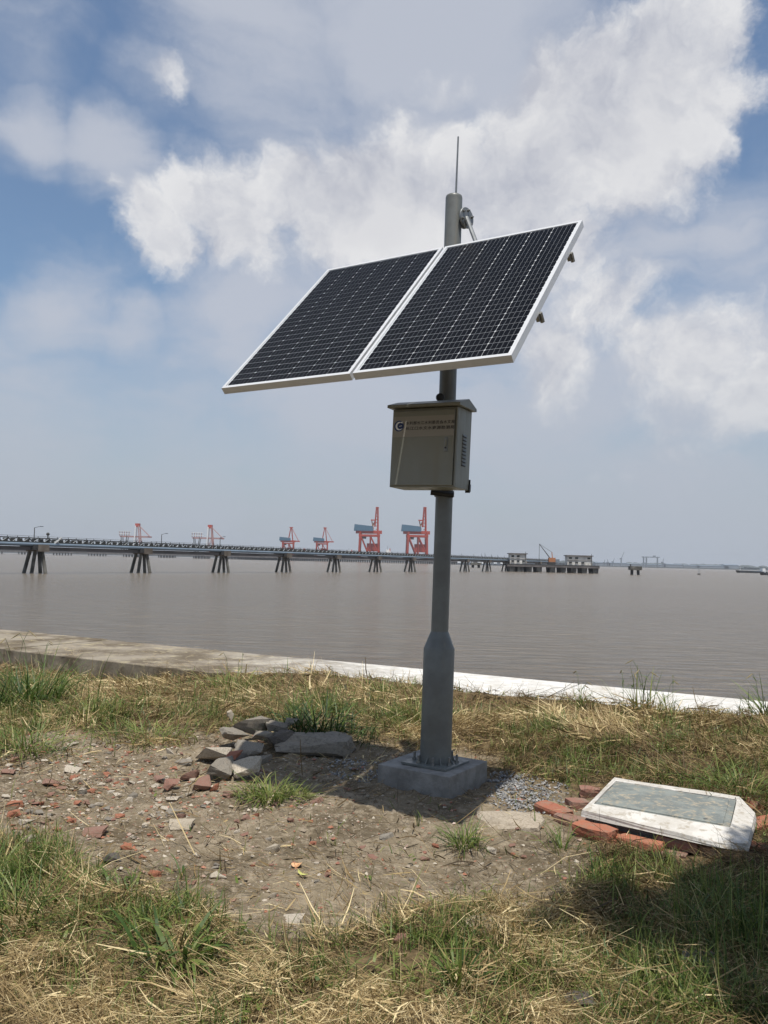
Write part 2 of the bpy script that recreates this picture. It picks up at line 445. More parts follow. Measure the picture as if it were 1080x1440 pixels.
H = np.where(sfar < -WW * .5, np.minimum(H, -3.6), H)
D = dirt_soft(X.ravel(), Y.ravel()).reshape(X.shape)
# lumpy crumbs in the bare soil, matted swells under the straw
lump = fbm(X * 9, Y * 9, 4, 5, .6) - .5
H = H + np.where(sfar > -.8, lump * (.050 * D + .020) + (fbm(X * 17, Y * 17, 3, 6, .6) - .5) * .034 * D, 0) + (1 - D) * .035 * (fbm(X * 3.1, Y * 3.1, 2, 6)) * (sfar > -.3)
nx, ny = X.shape
idx = np.arange(nx * ny).reshape(nx, ny)
F = np.stack([idx[:-1, :-1], idx[1:, :-1], idx[1:, 1:], idx[:-1, 1:]], -1).reshape(-1, 4)
def np_mesh(name, V, F, k, attrs=None, smooth=False):
    me = bpy.data.meshes.new(name)
    me.vertices.add(len(V)); me.vertices.foreach_set('co', V.astype(np.float32).ravel())
    me.loops.add(F.size); me.loops.foreach_set('vertex_index', F.astype(np.int32).ravel())
    me.polygons.add(len(F)); me.polygons.foreach_set('loop_start', (np.arange(len(F)) * k).astype(np.int32))
    me.polygons.foreach_set('loop_total', np.full(len(F), k, np.int32))
    me.polygons.foreach_set('use_smooth', np.full(len(F), smooth))
    for nme, vals in (attrs or {}).items():
        at = me.attributes.new(nme, 'FLOAT', 'POINT'); at.data.foreach_set('value', vals.astype(np.float32).ravel())
    me.update(calc_edges=True); return me
def soil_mat():
    m_ = bpy.data.materials.new('soil'); m_.use_nodes = True
    g = NG(m_.node_tree); p = g.n['Principled BSDF']; p.inputs['Roughness'].default_value = .95; p.inputs['Specular IOR Level'].default_value = .15
    tc = g.new('ShaderNodeTexCoord').outputs['Object']
    at = g.new('ShaderNodeAttribute', attribute_name='bare').outputs['Fac']
    n1 = g.noise(tc, 1.7, 6, .6).outputs['Fac']; n2 = g.noise(tc, 14, 7, .7).outputs['Fac']; n3 = g.noise(tc, 55, 5, .7).outputs['Fac']
    soil = g.mix(g.maprange(n1, .36, .64, 0, 1), (.118, .092, .058), (.225, .182, .122))
    soil = g.mix(g.maprange(n2, .45, .66, 0, .75), soil, (.34, .28, .20))
    soil = g.mix(g.maprange(n3, .54, .70, 0, .55), soil, (.075, .056, .04))
    v = g.new('ShaderNodeTexVoronoi'); v.inputs['Scale'].default_value = 70; g.l.new(tc, v.inputs['Vector'])
    sepc = g.new('ShaderNodeSeparateColor'); g.l.new(v.outputs['Color'], sepc.inputs[0])
    chip = g.math('MULTIPLY', g.maprange(v.outputs['Distance'], .28, .40, 1, 0), g.maprange(sepc.outputs[0], .80, .84, 0, 1))
    chipc = g.ramp(sepc.outputs[1], [(0, (.42, .36, .28)), (.55, (.30, .26, .21)), (.75, (.33, .14, .09)), (1, (.50, .45, .37))])
    soil = g.mix(g.math('MULTIPLY', chip, .8), soil, chipc)
    under = g.mix(g.maprange(n2, .35, .65, 0, 1), (.075, .052, .028), (.20, .145, .075))
    g.l.new(g.mix(at, under, soil), p.inputs['Base Color'])
    hgt = g.math('ADD', g.math('MULTIPLY', n2, .7), g.math('MULTIPLY', n3, .35))
    hgt = g.math('ADD', hgt, g.math('MULTIPLY', chip, .12))
    bp = g.new('ShaderNodeBump'); bp.inputs['Strength'].default_value = .9; bp.inputs['Distance'].default_value = .03
    g.l.new(hgt, bp.inputs['Height']); g.l.new(bp.outputs[0], p.inputs['Normal'])
    return m_
M['soil'] = soil_mat()
me = np_mesh('ground', np.stack([X, Y, H], -1).reshape(-1, 3), F, 4, {'bare': D}, True)
tag(obj('ground', me, M['soil']), kind='structure')
def gz(x, y):
    i = int(np.clip(np.searchsorted(gx, x) - 1, 0, nx - 2)); j = int(np.clip(np.searchsorted(gy, y) - 1, 0, ny - 2))
    fx = (x - gx[i]) / (gx[i + 1] - gx[i]); fy = (y - gy[j]) / (gy[j + 1] - gy[j])
    return float((H[i, j] * (1 - fx) + H[i + 1, j] * fx) * (1 - fy) + (H[i, j + 1] * (1 - fx) + H[i + 1, j + 1] * fx) * fy)
def gza(x, y):
    i = np.clip(np.searchsorted(gx, x) - 1, 0, nx - 2); j = np.clip(np.searchsorted(gy, y) - 1, 0, ny - 2)
    fx = (x - gx[i]) / (gx[i + 1] - gx[i]); fy = (y - gy[j]) / (gy[j + 1] - gy[j])
    return (H[i, j] * (1 - fx) + H[i + 1, j] * fx) * (1 - fy) + (H[i, j + 1] * (1 - fx) + H[i + 1, j + 1] * fx) * fy
def G(px, py):
    z = 0.0
    for _ in range(6):
        p_ = at_z(px, py, z); z = gz(p_.x, p_.y)
    return Vector((p_.x, p_.y, z))

# ================================================================== FAR THINGS
# trestle carrying pipes over the water; bents 30 m apart run away to the right
Z0, DK = 168.0, .16034
tdir = Vector((.495, 1, 0)).normalized(); tper = Vector((tdir.y, -tdir.x, 0))
def bent(k):
    y = Z0 * (1 + DK * k); x = ((49.5 + 180.256 * k) / (1 + DK * k))
    p_ = at_y(x, 800, y); return Vector((p_.x, y, 0))
b0 = bent(0); b1 = bent(14); tdir = (b1 - b0).normalized(); tper = Vector((tdir.y, -tdir.x, 0)); span = (b1 - b0).length / 14
TM = Matrix((( tdir.x, tper.x, 0, b0.x), (tdir.y, tper.y, 0, b0.y), (0, 0, 1, WATER_Z), (0, 0, 0, 1)))   # x along, y towards the camera's right, z above water
tr = thing('pipe_trestle', 'long trestle pier carrying a blue pipe and a lattice gallery over the brown river', 'pier', M=TM)
for k in range(-3, 14):
    x = k * span
    rake = [(-1.9, -1.0, -1.1, -.9), (-.3, .3, -.9, .8), (.4, .2, 1.1, -.7), (1.9, 1.1, .9, .9)]
    for i, (xb, xt, yb, yt) in enumerate(rake):
        j = rng.uniform(-.12, .12)
        obj('pile', MB().tube((x + xb * .2 + j + (yb), xb * 1.25, -3), (x + yb * .55, xt * 1.05, 4.4), .36, .36, 10), M['pile'], tr)
    obj('pile_cap', MB().box((x + .3, .1, 5.05), (2.6, 3.6, 1.35)), M['cap'], tr)
    if k % 1 == 0:
        obj('pile_cap', MB().box((x - 1.6, -.2, 5.2), (1.1, 3.9, 1.0)), M['darkdeck'], tr)
L0, L1 = -3.4 * span, 13.3 * span
obj('girder', MB().box(((L0 + L1) / 2, .5, 4.95), (L1 - L0, .9, .72)), M['girder'], tr)
obj('pipe', MB().tube((L0, 1.25, 5.75), (L1, 1.25, 5.75), .34, .34, 12), M['pipe'], tr)
obj('pipe', MB().tube((L0, .45, 5.65), (L1, .45, 5.65), .26, .26, 12), M['darkdeck'], tr)
obj('walkway', MB().box(((L0 + L1) / 2, -.5, 6.1), (L1 - L0, 1.7, .12)), M['darkdeck'], tr)
t1 = MB(); t2 = MB(); n = 0
for yy in (.35, -1.35):
    t2.box(((L0 + L1) / 2, yy, 6.25), (L1 - L0, .12, .14)); t2.box(((L0 + L1) / 2, yy, 7.05), (L1 - L0, .14, .16))
    q = L0; 
    while q < L1 - 1.2:
        (t1 if n % 2 else t2).tube((q, yy, 6.3 if n % 2 else 7.0), (q + 1.25, yy, 7.0 if n % 2 else 6.3), .07, .07, 4, False)
        if n % 4 == 0: t2.tube((q, yy, 6.3), (q, yy, 7.4), .06, .06, 4, False)
        q += 1.25; n += 1
t2.box(((L0 + L1) / 2, .35, 7.4), (L1 - L0, .05, .05))
tag(obj('lattice_brace', t1, M['truss'], tr), kind='stuff'); tag(obj('lattice_chord', t2, M['trussd'], tr), kind='stuff')
q = L0; n = 0
mbq = MB()
while q < L1: mbq.box((q, -.45, 6.6), (.8, .5, .6)); q += 1.7
tag(obj('conveyor_roller', mbq, M['trussd'], tr), kind='stuff')
def lamp(x, ypos, h, label):
    p0 = TM @ Vector((x, ypos, 6.2))
    t = thing('street_lamp', label, 'lamp', p0, (0, 0, math.atan2(tdir.y, tdir.x)), 'lamps on the trestle')
    obj('lamp_post', MB().tube((0, 0, 0), (0, 0, h), .09, .07, 8), M['trussd'], t)
    obj('lamp_arm', MB().tube((0, 0, h), (1.5, -.1, h + .35), .05, .05, 6), M['trussd'], t)
    obj('lamp_head', MB().box((1.7, -.1, h + .3), (.6, .22, .16)), M['greyst'], t)
lamp(-.8, .2, 2.9, 'curved lamp post on the trestle above the pile bent nearest the shore')
lamp(2 * span - 1.0, .2, 3.0, 'lamp post on the trestle near the third pile bent, left of a faded crane')
lamp(span + 8, -1.2, 3.0, 'lamp post on the trestle beside the second pile bent')
# valve stub by the first bent
t = thing('valve', 'small round-topped valve standing on the first pile cap of the trestle', 'valve', TM @ Vector((2.6, .2, 5.72)))
obj('stem', MB().tube((0, 0, 0), (0, 0, 2.0), .12, .12, 8), M['trussd'], t); obj('cap', MB().lathe([(.1, 1.9), (.32, 2.05), (.36, 2.25), (.2, 2.5), (.02, 2.55)], 12), M['trussd'], t)
t = thing('stair', 'white ladder stair climbing from the first pile cap to the gallery', 'stair', TM @ Vector((3.2, .9, 5.7)))
obj('rail', MB().tube((0, 0, 0), (1.7, 0, 1.6), .07, .07, 5), M['ship'], t); obj('rail', MB().tube((0, .5, 0), (1.7, .5, 1.6), .07, .07, 5), M['ship'], t)
for i in range(6): obj('step', MB().box((.15 + i * .28, .25, .14 + i * .27), (.2, .5, .05)), M['ship'], t)

# ---- the far pier with its cranes
PY = 1500.0
def pier_x(px): return at_y(px, 780, PY).x
pz = WATER_Z
fp = thing('container_pier', 'long low dark pier far across the water below the red cranes', 'pier', (0, PY, pz))
x0, x1 = pier_x(-420), pier_x(692)
obj('deck', MB().box(((x0 + x1) / 2, 20, 7.0), (x1 - x0, 45, 3.2)), M['darkdeck'], fp)
obj('fender_beam', MB().box(((x0 + x1) / 2, -2.8, 5.4), (x1 - x0, .8, 2.2)), M['girder'], fp)
mb = MB(); q = x0 + 4; n = 0
while q < x1:
    if (n // 6) % 2 == 0 or q > pier_x(330):
        for yy in (0, 14): mb.tube((q, yy, -3), (q, yy, 5.6), 1.1, 1.1, 6, False)
    q += 5.2 if q < pier_x(330) else 4; n += 1
tag(obj('pier_pile', mb, M['darkdeck'], fp), kind='stuff')
q = pier_x(-20)
mb = MB()
while q < x1: mb.box((q, 2, 9.4), (rng.uniform(3, 12), 6, rng.uniform(1, 3.4))); q += rng.uniform(14, 34)
tag(obj('deck_clutter', mb, M['greyst'], fp), kind='stuff')

def sts_crane(px, ytop, ybase, label, raised=True, red=None, scale=1.0, dist=1530.0, group=None):
    base = at_y(px, ybase, dist); base.z = pz + 8.6
    top = at_y(px, ytop, dist).z - base.z
    red = red or M['cred']
    t = thing('container_crane', label, 'crane', base, (0, 0, R(rng.uniform(-4, 4))), group)
    k = top / 78.0
    def S(*p_): return tuple(v * k for v in p_)
    W_, Dp = 15, 9
    for sx in (-1, 1):
        for sy in (-1, 1):
            obj('leg', MB().tube(S(sx * W_, sy * Dp, 0), S(sx * W_ * .92, sy * Dp, 40), 1.7 * k, 1.7 * k, 6), red, t)
    for sy in (-1, 1):
        obj('sill_beam', MB().box(S(0, sy * Dp, 6), S(2 * W_ + 2, 1.6, 2.4)), red, t)
        obj('portal_beam', MB().box(S(0, sy * Dp, 34), S(2 * W_ + 2, 1.8, 3.2)), red, t)
        obj('diagonal_brace', MB().tube(S(-W_ * .9, sy * Dp, 34), S(-2, sy * Dp, 7), .95 * k, .95 * k, 5), red, t)
        obj('diagonal_brace', MB().tube(S(1, sy * Dp, 34), S(W_ * .8, sy * Dp, 12), .95 * k, .95 * k, 5), red, t)
        obj('centre_post', MB().tube(S(1.5, sy * Dp, 7), S(1.5, sy * Dp, 34), .8 * k, .8 * k, 5), red, t)
    obj('hopper', MB().box(S(5, 0, 16), S(17, 11, 12)), red, t)
    obj('hopper', MB().box(S(-8, 0, 31), S(6, 6, 4)), M['darkdeck'], t)
    obj('main_girder', MB().box(S(-1, 0, 39.5), S(40, 7, 5)), red, t)
    hs = obj('machinery_house', MB().add([S(-24, -6, 41), S(6, -6, 41), S(6, 6, 41), S(-24, 6, 41), S(-23, -6, 51), S(5, -6, 48.5), S(5, 6, 48.5), S(-23, 6, 51)],
        [(3, 2, 1, 0), (4, 5, 6, 7), (0, 1, 5, 4), (1, 2, 6, 5), (2, 3, 7, 6), (3, 0, 4, 7)]), M['cblue'], t)
    if raised:
        for sy in (-2.4, 2.4):
            obj('boom', MB().tube(S(13, sy, 34), S(12, sy, 78), 1.4 * k, 1.2 * k, 5), red, t)
            obj('boom', MB().tube(S(8, sy, 48), S(9.8, sy, 77), 1.2 * k, 1.0 * k, 5), red, t)
        for z in range(44, 78, 5): obj('boom_tie', MB().box(S(10.6, 0, z), S(2.4, 5, .8)), red, t)
        obj('tower_frame', MB().tube(S(2, 0, 44), S(9, 0, 58), 1.2 * k, .9 * k, 5), M['orange'], t)
        obj('tower_frame', MB().tube(S(6, 0, 44), S(3, 0, 57), .9 * k, .8 * k, 5), M['orange'], t)
        obj('tower_cap', MB().box(S(5, 0, 58), S(7, 5, 1.6)), red, t)
        obj('boom_head', MB().box(S(11, 0, 77.5), S(4.6, 6, 1.4)), red, t)
    else:
        for sy in (-2.4, 2.4):
            obj('tower_frame', MB().tube(S(0, sy, 42), S(6, sy, 76), 1.3 * k, 1.1 * k, 5), red, t)
            obj('tower_frame', MB().tube(S(12, sy, 42), S(8, sy, 76), 1.3 * k, 1.1 * k, 5), red, t)
            obj('boom_stay', MB().tube(S(8, sy, 76), S(27, sy, 42), .55 * k, .55 * k, 5), red, t)
        obj('tower_cap', MB().box(S(7, 0, 76.5), S(9, 6, 2.6)), red, t)
        obj('boom', MB().box(S(20, 0, 40), S(22, 5, 3)), red, t)
    return t
sts_crane(519, 713, 778, 'tall red gantry crane with raised boom, left of the tall pair behind the trestle', True, group='red gantry cranes on the far pier')
sts_crane(586, 713, 779, 'tall red gantry crane with raised boom standing right beside the grey pole', True, group='red gantry cranes on the far pier')
sts_crane(405, 741, 776, 'small red gantry crane with blue house and lowered boom, left one of the small pair', False, group='red gantry cranes on the far pier', dist=1560)
sts_crane(452.5, 741.5, 777, 'small red gantry crane with blue house, nearest the tall cranes', False, group='red gantry cranes on the far pier', dist=1560)

def unloader(px, ytop, ybase, label, dist=1520.0):
    base = at_y(px, ybase, dist); base.z = pz + 8.6
    k = (at_y(px, ytop, dist).z - base.z) / 50.0
    t = thing('grab_unloader', label, 'crane', base, (0, 0, 0), 'faded unloader cranes on the far pier')
    def S(*p_): return tuple(v * k for v in p_)
    for sy in (-5, 5):
        obj('leg', MB().tube(S(-20, sy, 0), S(-22, sy, 28), .7 * k, .7 * k, 5), M['trussd'], t)
        obj('leg', MB().tube(S(-16, sy, 0), S(-12, sy, 28), .7 * k, .7 * k, 5), M['trussd'], t)
        obj('leg', MB().tube(S(0, sy, 0), S(2, sy, 46), 1.3 * k, 1 * k, 6), M['ship'], t)
        obj('leg', MB().tube(S(12, sy, 0), S(7, sy, 46), 1.3 * k, 1 * k, 6), M['cpink'], t)
        obj('boom_stay', MB().tube(S(6, sy * .5, 47), S(27, sy * .5, 27), .4 * k, .4 * k, 5), M['cpink'], t)
        obj('diagonal_brace', MB().tube(S(1, sy, 10), S(9, sy, 26), .5 * k, .5 * k, 5), M['cpink'], t)
    obj('boom', MB().box(S(2, 0, 27), S(54, 4, 2.6)), M['cpink'], t)
    obj('gallery', MB().box(S(-17, 0, 31.5), S(20, 4, 1)), M['ship'], t)
    obj('gallery', MB().box(S(-17, 0, 36), S(20, 4, .8)), M['ship'], t)
    obj('tower_head', MB().box(S(4.5, 0, 47), S(7, 8, 6)), M['cred'], t)
    obj('operator_cabin', MB().box(S(8, 0, 8), S(7, 8, 9)), M['cred'], t)
    for x in range(-26, -8, 4): obj('gallery_post', MB().box(S(x, 0, 32), S(.6, 3, 8)), M['cpink'], t)
unloader(189, 736, 766, 'faded white and red unloader crane above the second pile bent of the trestle')
unloader(291, 738, 768, 'faded white and red unloader crane above the third pile bent of the trestle')

def far_ship(px, ybase, wpx, hpx, dist, label, mat_=None):
    b = at_y(px, ybase, dist); k = dist / FPX
    b.z = WATER_Z + 9 if dist < 2000 else WATER_Z
    t = thing('cargo_ship', label, 'ship', b, (0, 0, 0), 'ships moored behind the far pier')
    obj('hull', MB().box((0, 0, 1.5), (wpx * k * 1.6, 14, 5)), M['hull'], t)
    h = hpx * k
    obj('superstructure', MB().box((0, 0, 4 + h * .3), (wpx * k * .62, 10, h * .6)), mat_ or M['ship'], t)
    obj('bridge', MB().box((-wpx * k * .05, 0, 4 + h * .72), (wpx * k * .42, 9, h * .24)), mat_ or M['ship'], t)
    obj('funnel', MB().box((wpx * k * .18, 0, 4 + h * .75), (wpx * k * .12, 4, h * .45)), M['cred'], t)
    obj('mast', MB().tube((-wpx * k * .1, 0, 4 + h * .8), (-wpx * k * .1, 0, 4 + h * 1.3), .4, .3, 5), M['greyst'], t)
far_ship(424, 774, 22, 8, 1640, 'long white ship superstructure between the two small red cranes')
far_ship(492, 775, 14, 8, 1660, 'white ship superstructure just left of the tall red cranes')
far_ship(546, 776, 12, 11, 1650, 'white ship superstructure between the two tall red cranes')
# mast forest right of the pole
for i, (px, ty) in enumerate(((648, 778), (665, 779), (676, 778), (681, 777), (690, 779), (699, 780), (708, 781), (657, 781))):
    b = at_y(px, 790, 1450); h = at_y(px, ty, 1450).z - WATER_Z
    t = thing('fishing_boat', 'tiny masted boat moored right of the pole behind the trestle', 'boat', (b.x, 1450, WATER_Z), (0, 0, R(rng.uniform(-30, 30))), 'masted boats behind the trestle')
    obj('hull', MB().add([(-7, -2, 0), (6, -2, 0), (8, 0, 0), (6, 2, 0), (-7, 2, 0), (-7.5, -2.4, 3), (7, -2.4, 3), (10, 0, 3.6), (7, 2.4, 3), (-7.5, 2.4, 3)],
        [(4, 3, 2, 1, 0), (5, 6, 7, 8, 9), (0, 1, 6, 5), (1, 2, 7, 6), (2, 3, 8, 7), (3, 4, 9, 8), (4, 0, 5, 9)]), M['greyst'], t)
    obj('wheelhouse', MB().box((-3, 0, 5), (5, 3, 4)), M['ship'], t)
    obj('mast', MB().tube((1, 0, 3), (1, 0, h), .45, .3, 5), M['greyst'], t)
    obj('mast', MB().tube((1, 0, h * .9), (7, 0, h * .45), .25, .25, 4), M['greyst'], t)

# ---- the old jetty head at the end of the trestle
JY = 432.0
kj = JY / FPX
jl = at_y(712, 800, JY).x; jr = at_y(843, 800, JY).x
jt = thing('jetty_platform', 'dark concrete jetty head on heavy piers at the end of the trestle', 'jetty', (jl, JY, WATER_Z), (0, 0, R(1.2)))
JW = jr - jl
obj('deck', MB().box((JW / 2, 5, 3.7), (JW, 12, .85)), M['darkdeck'], jt)
obj('fender_beam', MB().box((JW / 2, -1.2, 3.1), (JW, .5, .9)), M['girder'], jt)
for px in (720, 731, 744, 758, 777, 792, 807, 822, 838):
    x = at_y(px, 800, JY).x - jl
    obj('pier', MB().add([(x - 1.5, -1, 3.3), (x + 1.5, -1, 3.3), (x + 1.5, 9, 3.3), (x - 1.5, 9, 3.3), (x - 1.0, -.5, -3), (x + 1.0, -.5, -3), (x + 1.0, 8, -3), (x - 1.0, 8, -3)],
        [(0, 1, 2, 3), (7, 6, 5, 4), (0, 4, 5, 1), (1, 5, 6, 2), (2, 6, 7, 3), (3, 7, 4, 0)]), M['pile'], jt)
mb = MB(); q = .5
while q < JW: mb.tube((q, -1.0, 4.1), (q, -1.0, 5.1), .05, .05, 4); q += 1.6
mb.box((JW / 2, -1.0, 5.1), (JW, .06, .06)); tag(obj('railing', mb, M['trussd'], jt), kind='stuff')
def ruin(px0, px1, ytop, ybot, floors, cols_, label):
    xa = at_y(px0, 790, JY).x; xb = at_y(px1, 790, JY).x
    zt = at_y((px0 + px1) / 2, ytop, JY).z; zb = WATER_Z + 4.12
    w = xb - xa; h = zt - zb; dep = 6.0
    t = thing('jetty_house', label, 'building', (xa, JY + 2, zb), (0, 0, 0), 'old houses on the jetty head')
    fh = h / floors; pw = w / cols_ * .5
    obj('wall', MB().box((w / 2, dep / 2, h / 2), (w, dep, h)), M['plaster'], t)
    obj('roof', MB().box((w / 2, dep / 2, h + .2), (w + 1.2, dep + 1.2, .4)), M['girder'], t)
    obj('string_course', MB().box((w / 2, -.1, fh), (w + .1, .2, .25)), M['girder'], t)
    for f in range(floors):
        for c in range(cols_):
            if (c + f) % 4 == 3: continue
            wi = obj('window', MB().box(((c + .5) * w / cols_, -.02, (f + .52) * fh), (w / cols_ - pw, .06, fh * .46)), M['trussd'], t)
            obj('sill', MB().box(((c + .5) * w / cols_, -.08, (f + .52) * fh - fh * .25), (w / cols_ - pw + .3, .16, .12)), M['plaster'], wi)
    obj('stair_post', MB().tube((w - .4, -.4, 0), (w - .4, -.4, h + 1.2), .12, .12, 5), M['trussd'], t)
ruin(718, 741, 779, 793, 2, 3, 'pale two-storey hut on the jetty, left of the derrick')
ruin(799, 834, 782, 795, 2, 4, 'derelict pale two-storey house at the right end of the jetty')
c0 = at_y(777, 792, JY)
t = thing('crawler_crane', 'orange derrick crane with long lattice boom reaching left on the jetty', 'crane', (c0.x, JY + 3, WATER_Z + 4.12))
def Q(px, py):
    v = at_y(px, py, JY + 3); return Vector((v.x - c0.x, 0, v.z - (WATER_Z + 4.12)))
obj('undercarriage', MB().box((0, 0, .6), (3.6, 3, 1.2)), M['darkdeck'], t)
obj('cab', MB().box((0.2, 0, 2.4), (3.4, 2.6, 2.2)), M['orange'], t)
obj('counterweight', MB().box((2.9, 0, 1.9), (2.1, 2.6, 1.8)), M['greyst'], t)
obj('boom', MB().tube(Q(775, 787), Q(758.5, 765), .35, .2, 4), M['trussd'], t)
obj('gantry', MB().tube(Q(777, 786), Q(776, 776.5), .3, .25, 4), M['orange'], t)
obj('stay_cable', MB().tube(Q(776, 776.5), Q(758.5, 765), .10, .10, 4), M['trussd'], t)
obj('hoist_cable', MB().tube(Q(758.5, 765), Q(758, 792), .13, .13, 4), M['trussd'], t)
# mooring dolphins
def dolphin(px, ybase, w_px, y, label):
    b = at_y(px, ybase, y); w = w_px * y / FPX
    t = thing('mooring_dolphin', label, 'mooring block', (b.x, y, WATER_Z), (0, 0, 0), 'mooring dolphins in the river')
    obj('platform', MB().box((0, 0, 3.3), (w, w * .7, 1.9)), M['pile'], t)
    for s in (-1, 1): obj('pier', MB().tube((s * w * .30, 0, -3), (s * w * .27, 0, 2.4), w * .12, w * .13, 8), M['darkdeck'], t)
    obj('bollard', MB().lathe([(.3, 4.2), (.25, 4.7), (.4, 5.0), (.35, 5.2)], 10, (-w * .4, 0, 0)), M['trussd'], t)
dolphin(893, 809, 16, 415, 'lone square mooring block standing in open water right of the jetty')
dolphin(669, 800, 15, 700, 'dark mooring block in the water between two trestle bents')
# buoy
b = at_y(983, 806, 520)
t = thing('buoy', 'small dark channel buoy on the open river', 'buoy', (b.x, 520, WATER_Z))
obj('float', MB().lathe([(.9, -.3), (1.0, .3), (.8, .7), (.2, .8)], 14), M['darkdeck'], t); obj('mast', MB().tube((0, 0, .7), (0, 0, 3.4), .14, .1, 6), M['greyst'], t)
obj('topmark', MB().lathe([(.02, 3.2), (.4, 3.5), (.02, 3.9)], 10), M['greyst'], t)
def barge(px, y, w_px, label, flip=1):
    b = at_y(px, 800, y); L = w_px * y / FPX
    t = thing('barge', label, 'ship', (b.x, y, WATER_Z), (0, 0, R(4)), 'barges under way near the right edge')
    h = L * .05
    obj('hull', MB().add([(-L / 2, -4, h * 1.6), (L / 2, -4, h), (L / 2, 4, h), (-L / 2, 4, h * 1.6), (-L / 2 * .88, -3.6, -1), (L / 2 * .95, -3.6, -1), (L / 2 * .95, 3.6, -1), (-L / 2 * .88, 3.6, -1)],
        [(0, 1, 2, 3), (7, 6, 5, 4), (0, 4, 5, 1), (1, 5, 6, 2), (2, 6, 7, 3), (3, 7, 4, 0)]), M['hull'], t)
    obj('hatch_cover', MB().box((-L * .05, 0, h * 1.15), (L * .62, 6, h * .7)), M['pipe'], t)
    obj('wheelhouse', MB().box((L * .38, 0, h * 2.1), (L * .1, 6, h * 2.4)), M['ship'], t)
    obj('mast', MB().tube((-L * .4, 0, h), (-L * .4, 0, h * 4), .3, .2, 5), M['ship'], t)
barge(1057, 900, 42, 'long low barge seen end to end near the right edge')
barge(1092, 620, 42, 'dark bowed barge cut off by the right edge of view')

# ---- far shore: land and its works
sh = at_y(0, 790, 3600)
pts = [(-9000, 3900)] + [(x, 3600 + 120 * math.sin(x * .002) - .02 * x) for x in range(-7000, 9001, 250)] + [(12000, 3500), (12000, 5200), (-9000, 5200)]
me = MB().prism(pts, WATER_Z - .5, WATER_Z + 5)
tag(obj('far_shore', me, M['shore']), kind='structure')
mb = MB()
for i in range(420):
    px = rng.uniform(600, 1300); b = at_y(px, 790, 3720 + rng.uniform(0, 300))
    s = rng.uniform(8, 26); mb.lathe([(s * .6, 0), (s, s * .35), (s * .8, s * .6), (s * .2, s * .75)], 6, (b.x, b.y, WATER_Z + 4.5))
tag(obj('far_trees', mb, M['shore']), kind='stuff')
sheds = ((846, 20, 5, 'blue-grey shed right beside the jetty end'), (866, 26, 5, 'long shed below the thin jib crane'), (888, 18, 4, 'low shed just behind the lone mooring block'), (914, 34, 4, 'long shed under the wide gantry crane'),
         (946, 24, 5, 'pale tall works building right of the wide gantry'), (1000, 44, 4, 'long low grey warehouse behind the buoy'), (1026, 20, 6, 'darker warehouse block left of the barges'), (970, 22, 4, 'small works shed left of the buoy'))
for px, w, h, lab in sheds:
    b = at_y(px, 795, 3500); k = 3500 / FPX
    t = thing('warehouse', 'distant ' + lab, 'building', (b.x, 3500, WATER_Z + 4), (0, 0, 0), 'works on the far shore')
    obj('wall', MB().box((0, 0, h * k * .4), (w * k, 40, h * k * .8)), M['greyst'], t)
    obj('roof', MB().add([(-w * k / 2, -21, h * k * .8), (w * k / 2, -21, h * k * .8), (w * k / 2, 21, h * k * .8), (-w * k / 2, 21, h * k * .8), (-w * k / 2, 0, h * k), (w * k / 2, 0, h * k)],
        [(0, 1, 5, 4), (2, 3, 4, 5), (1, 2, 5), (3, 0, 4), (3, 2, 1, 0)]), M['pipe'], t)
k = 3450 / FPX
b = at_y(915, 795, 3450)
t = thing('gantry_crane', 'wide shipyard gantry crane faint on the far shore', 'crane', (b.x, 3450, WATER_Z + 4))
zt = at_y(915, 783.5, 3450).z - WATER_Z - 4
for x in (-10, -6, 9.5): obj('leg', MB().box((x * k, 0, zt / 2), (1.0 * k, 10, zt)), M['greyst'], t)
obj('main_girder', MB().box((0, 0, zt), (24 * k, 12, 1.3 * k)), M['greyst'], t); obj('trolley', MB().box((5 * k, 0, zt + 1.4 * k), (3 * k, 10, 1.8 * k)), M['greyst'], t)
def jib(px, ybot, ytop, xt, label):
    b = at_y(px, 795, 3450); zt = at_y(px, ytop, 3450).z - WATER_Z - 4
    t = thing('jib_crane', label, 'crane', (b.x, 3450, WATER_Z + 4), (0, 0, 0), 'faint jib cranes on the far shore')
    obj('tower', MB().tube((0, 0, 0), (0, 0, zt * .55), 1.1 * k, .7 * k, 6), M['greyst'], t)
    obj('jib', MB().tube((0, 0, zt * .5), ((xt - px) * k, 0, zt), .5 * k, .3 * k, 5), M['greyst'], t)
    obj('cabin', MB().box((-.6 * k, 0, zt * .52), (2.6 * k, 8, 1.6 * k)), M['greyst'], t)
jib(873.5, 795, 776, 877.5, 'tall thin jib crane on the far shore between the jetty and the mooring block')
jib(862, 795, 785, 864, 'short blue-grey jib crane next to the tall thin one'); jib(855, 795, 786.5, 854, 'short jib crane nearest the jetty end')
jib(932, 795, 785, 933, 'pale jib crane just right of the wide gantry'); jib(850, 795, 787, 850.6, 'stubby crane tower directly behind the jetty end')

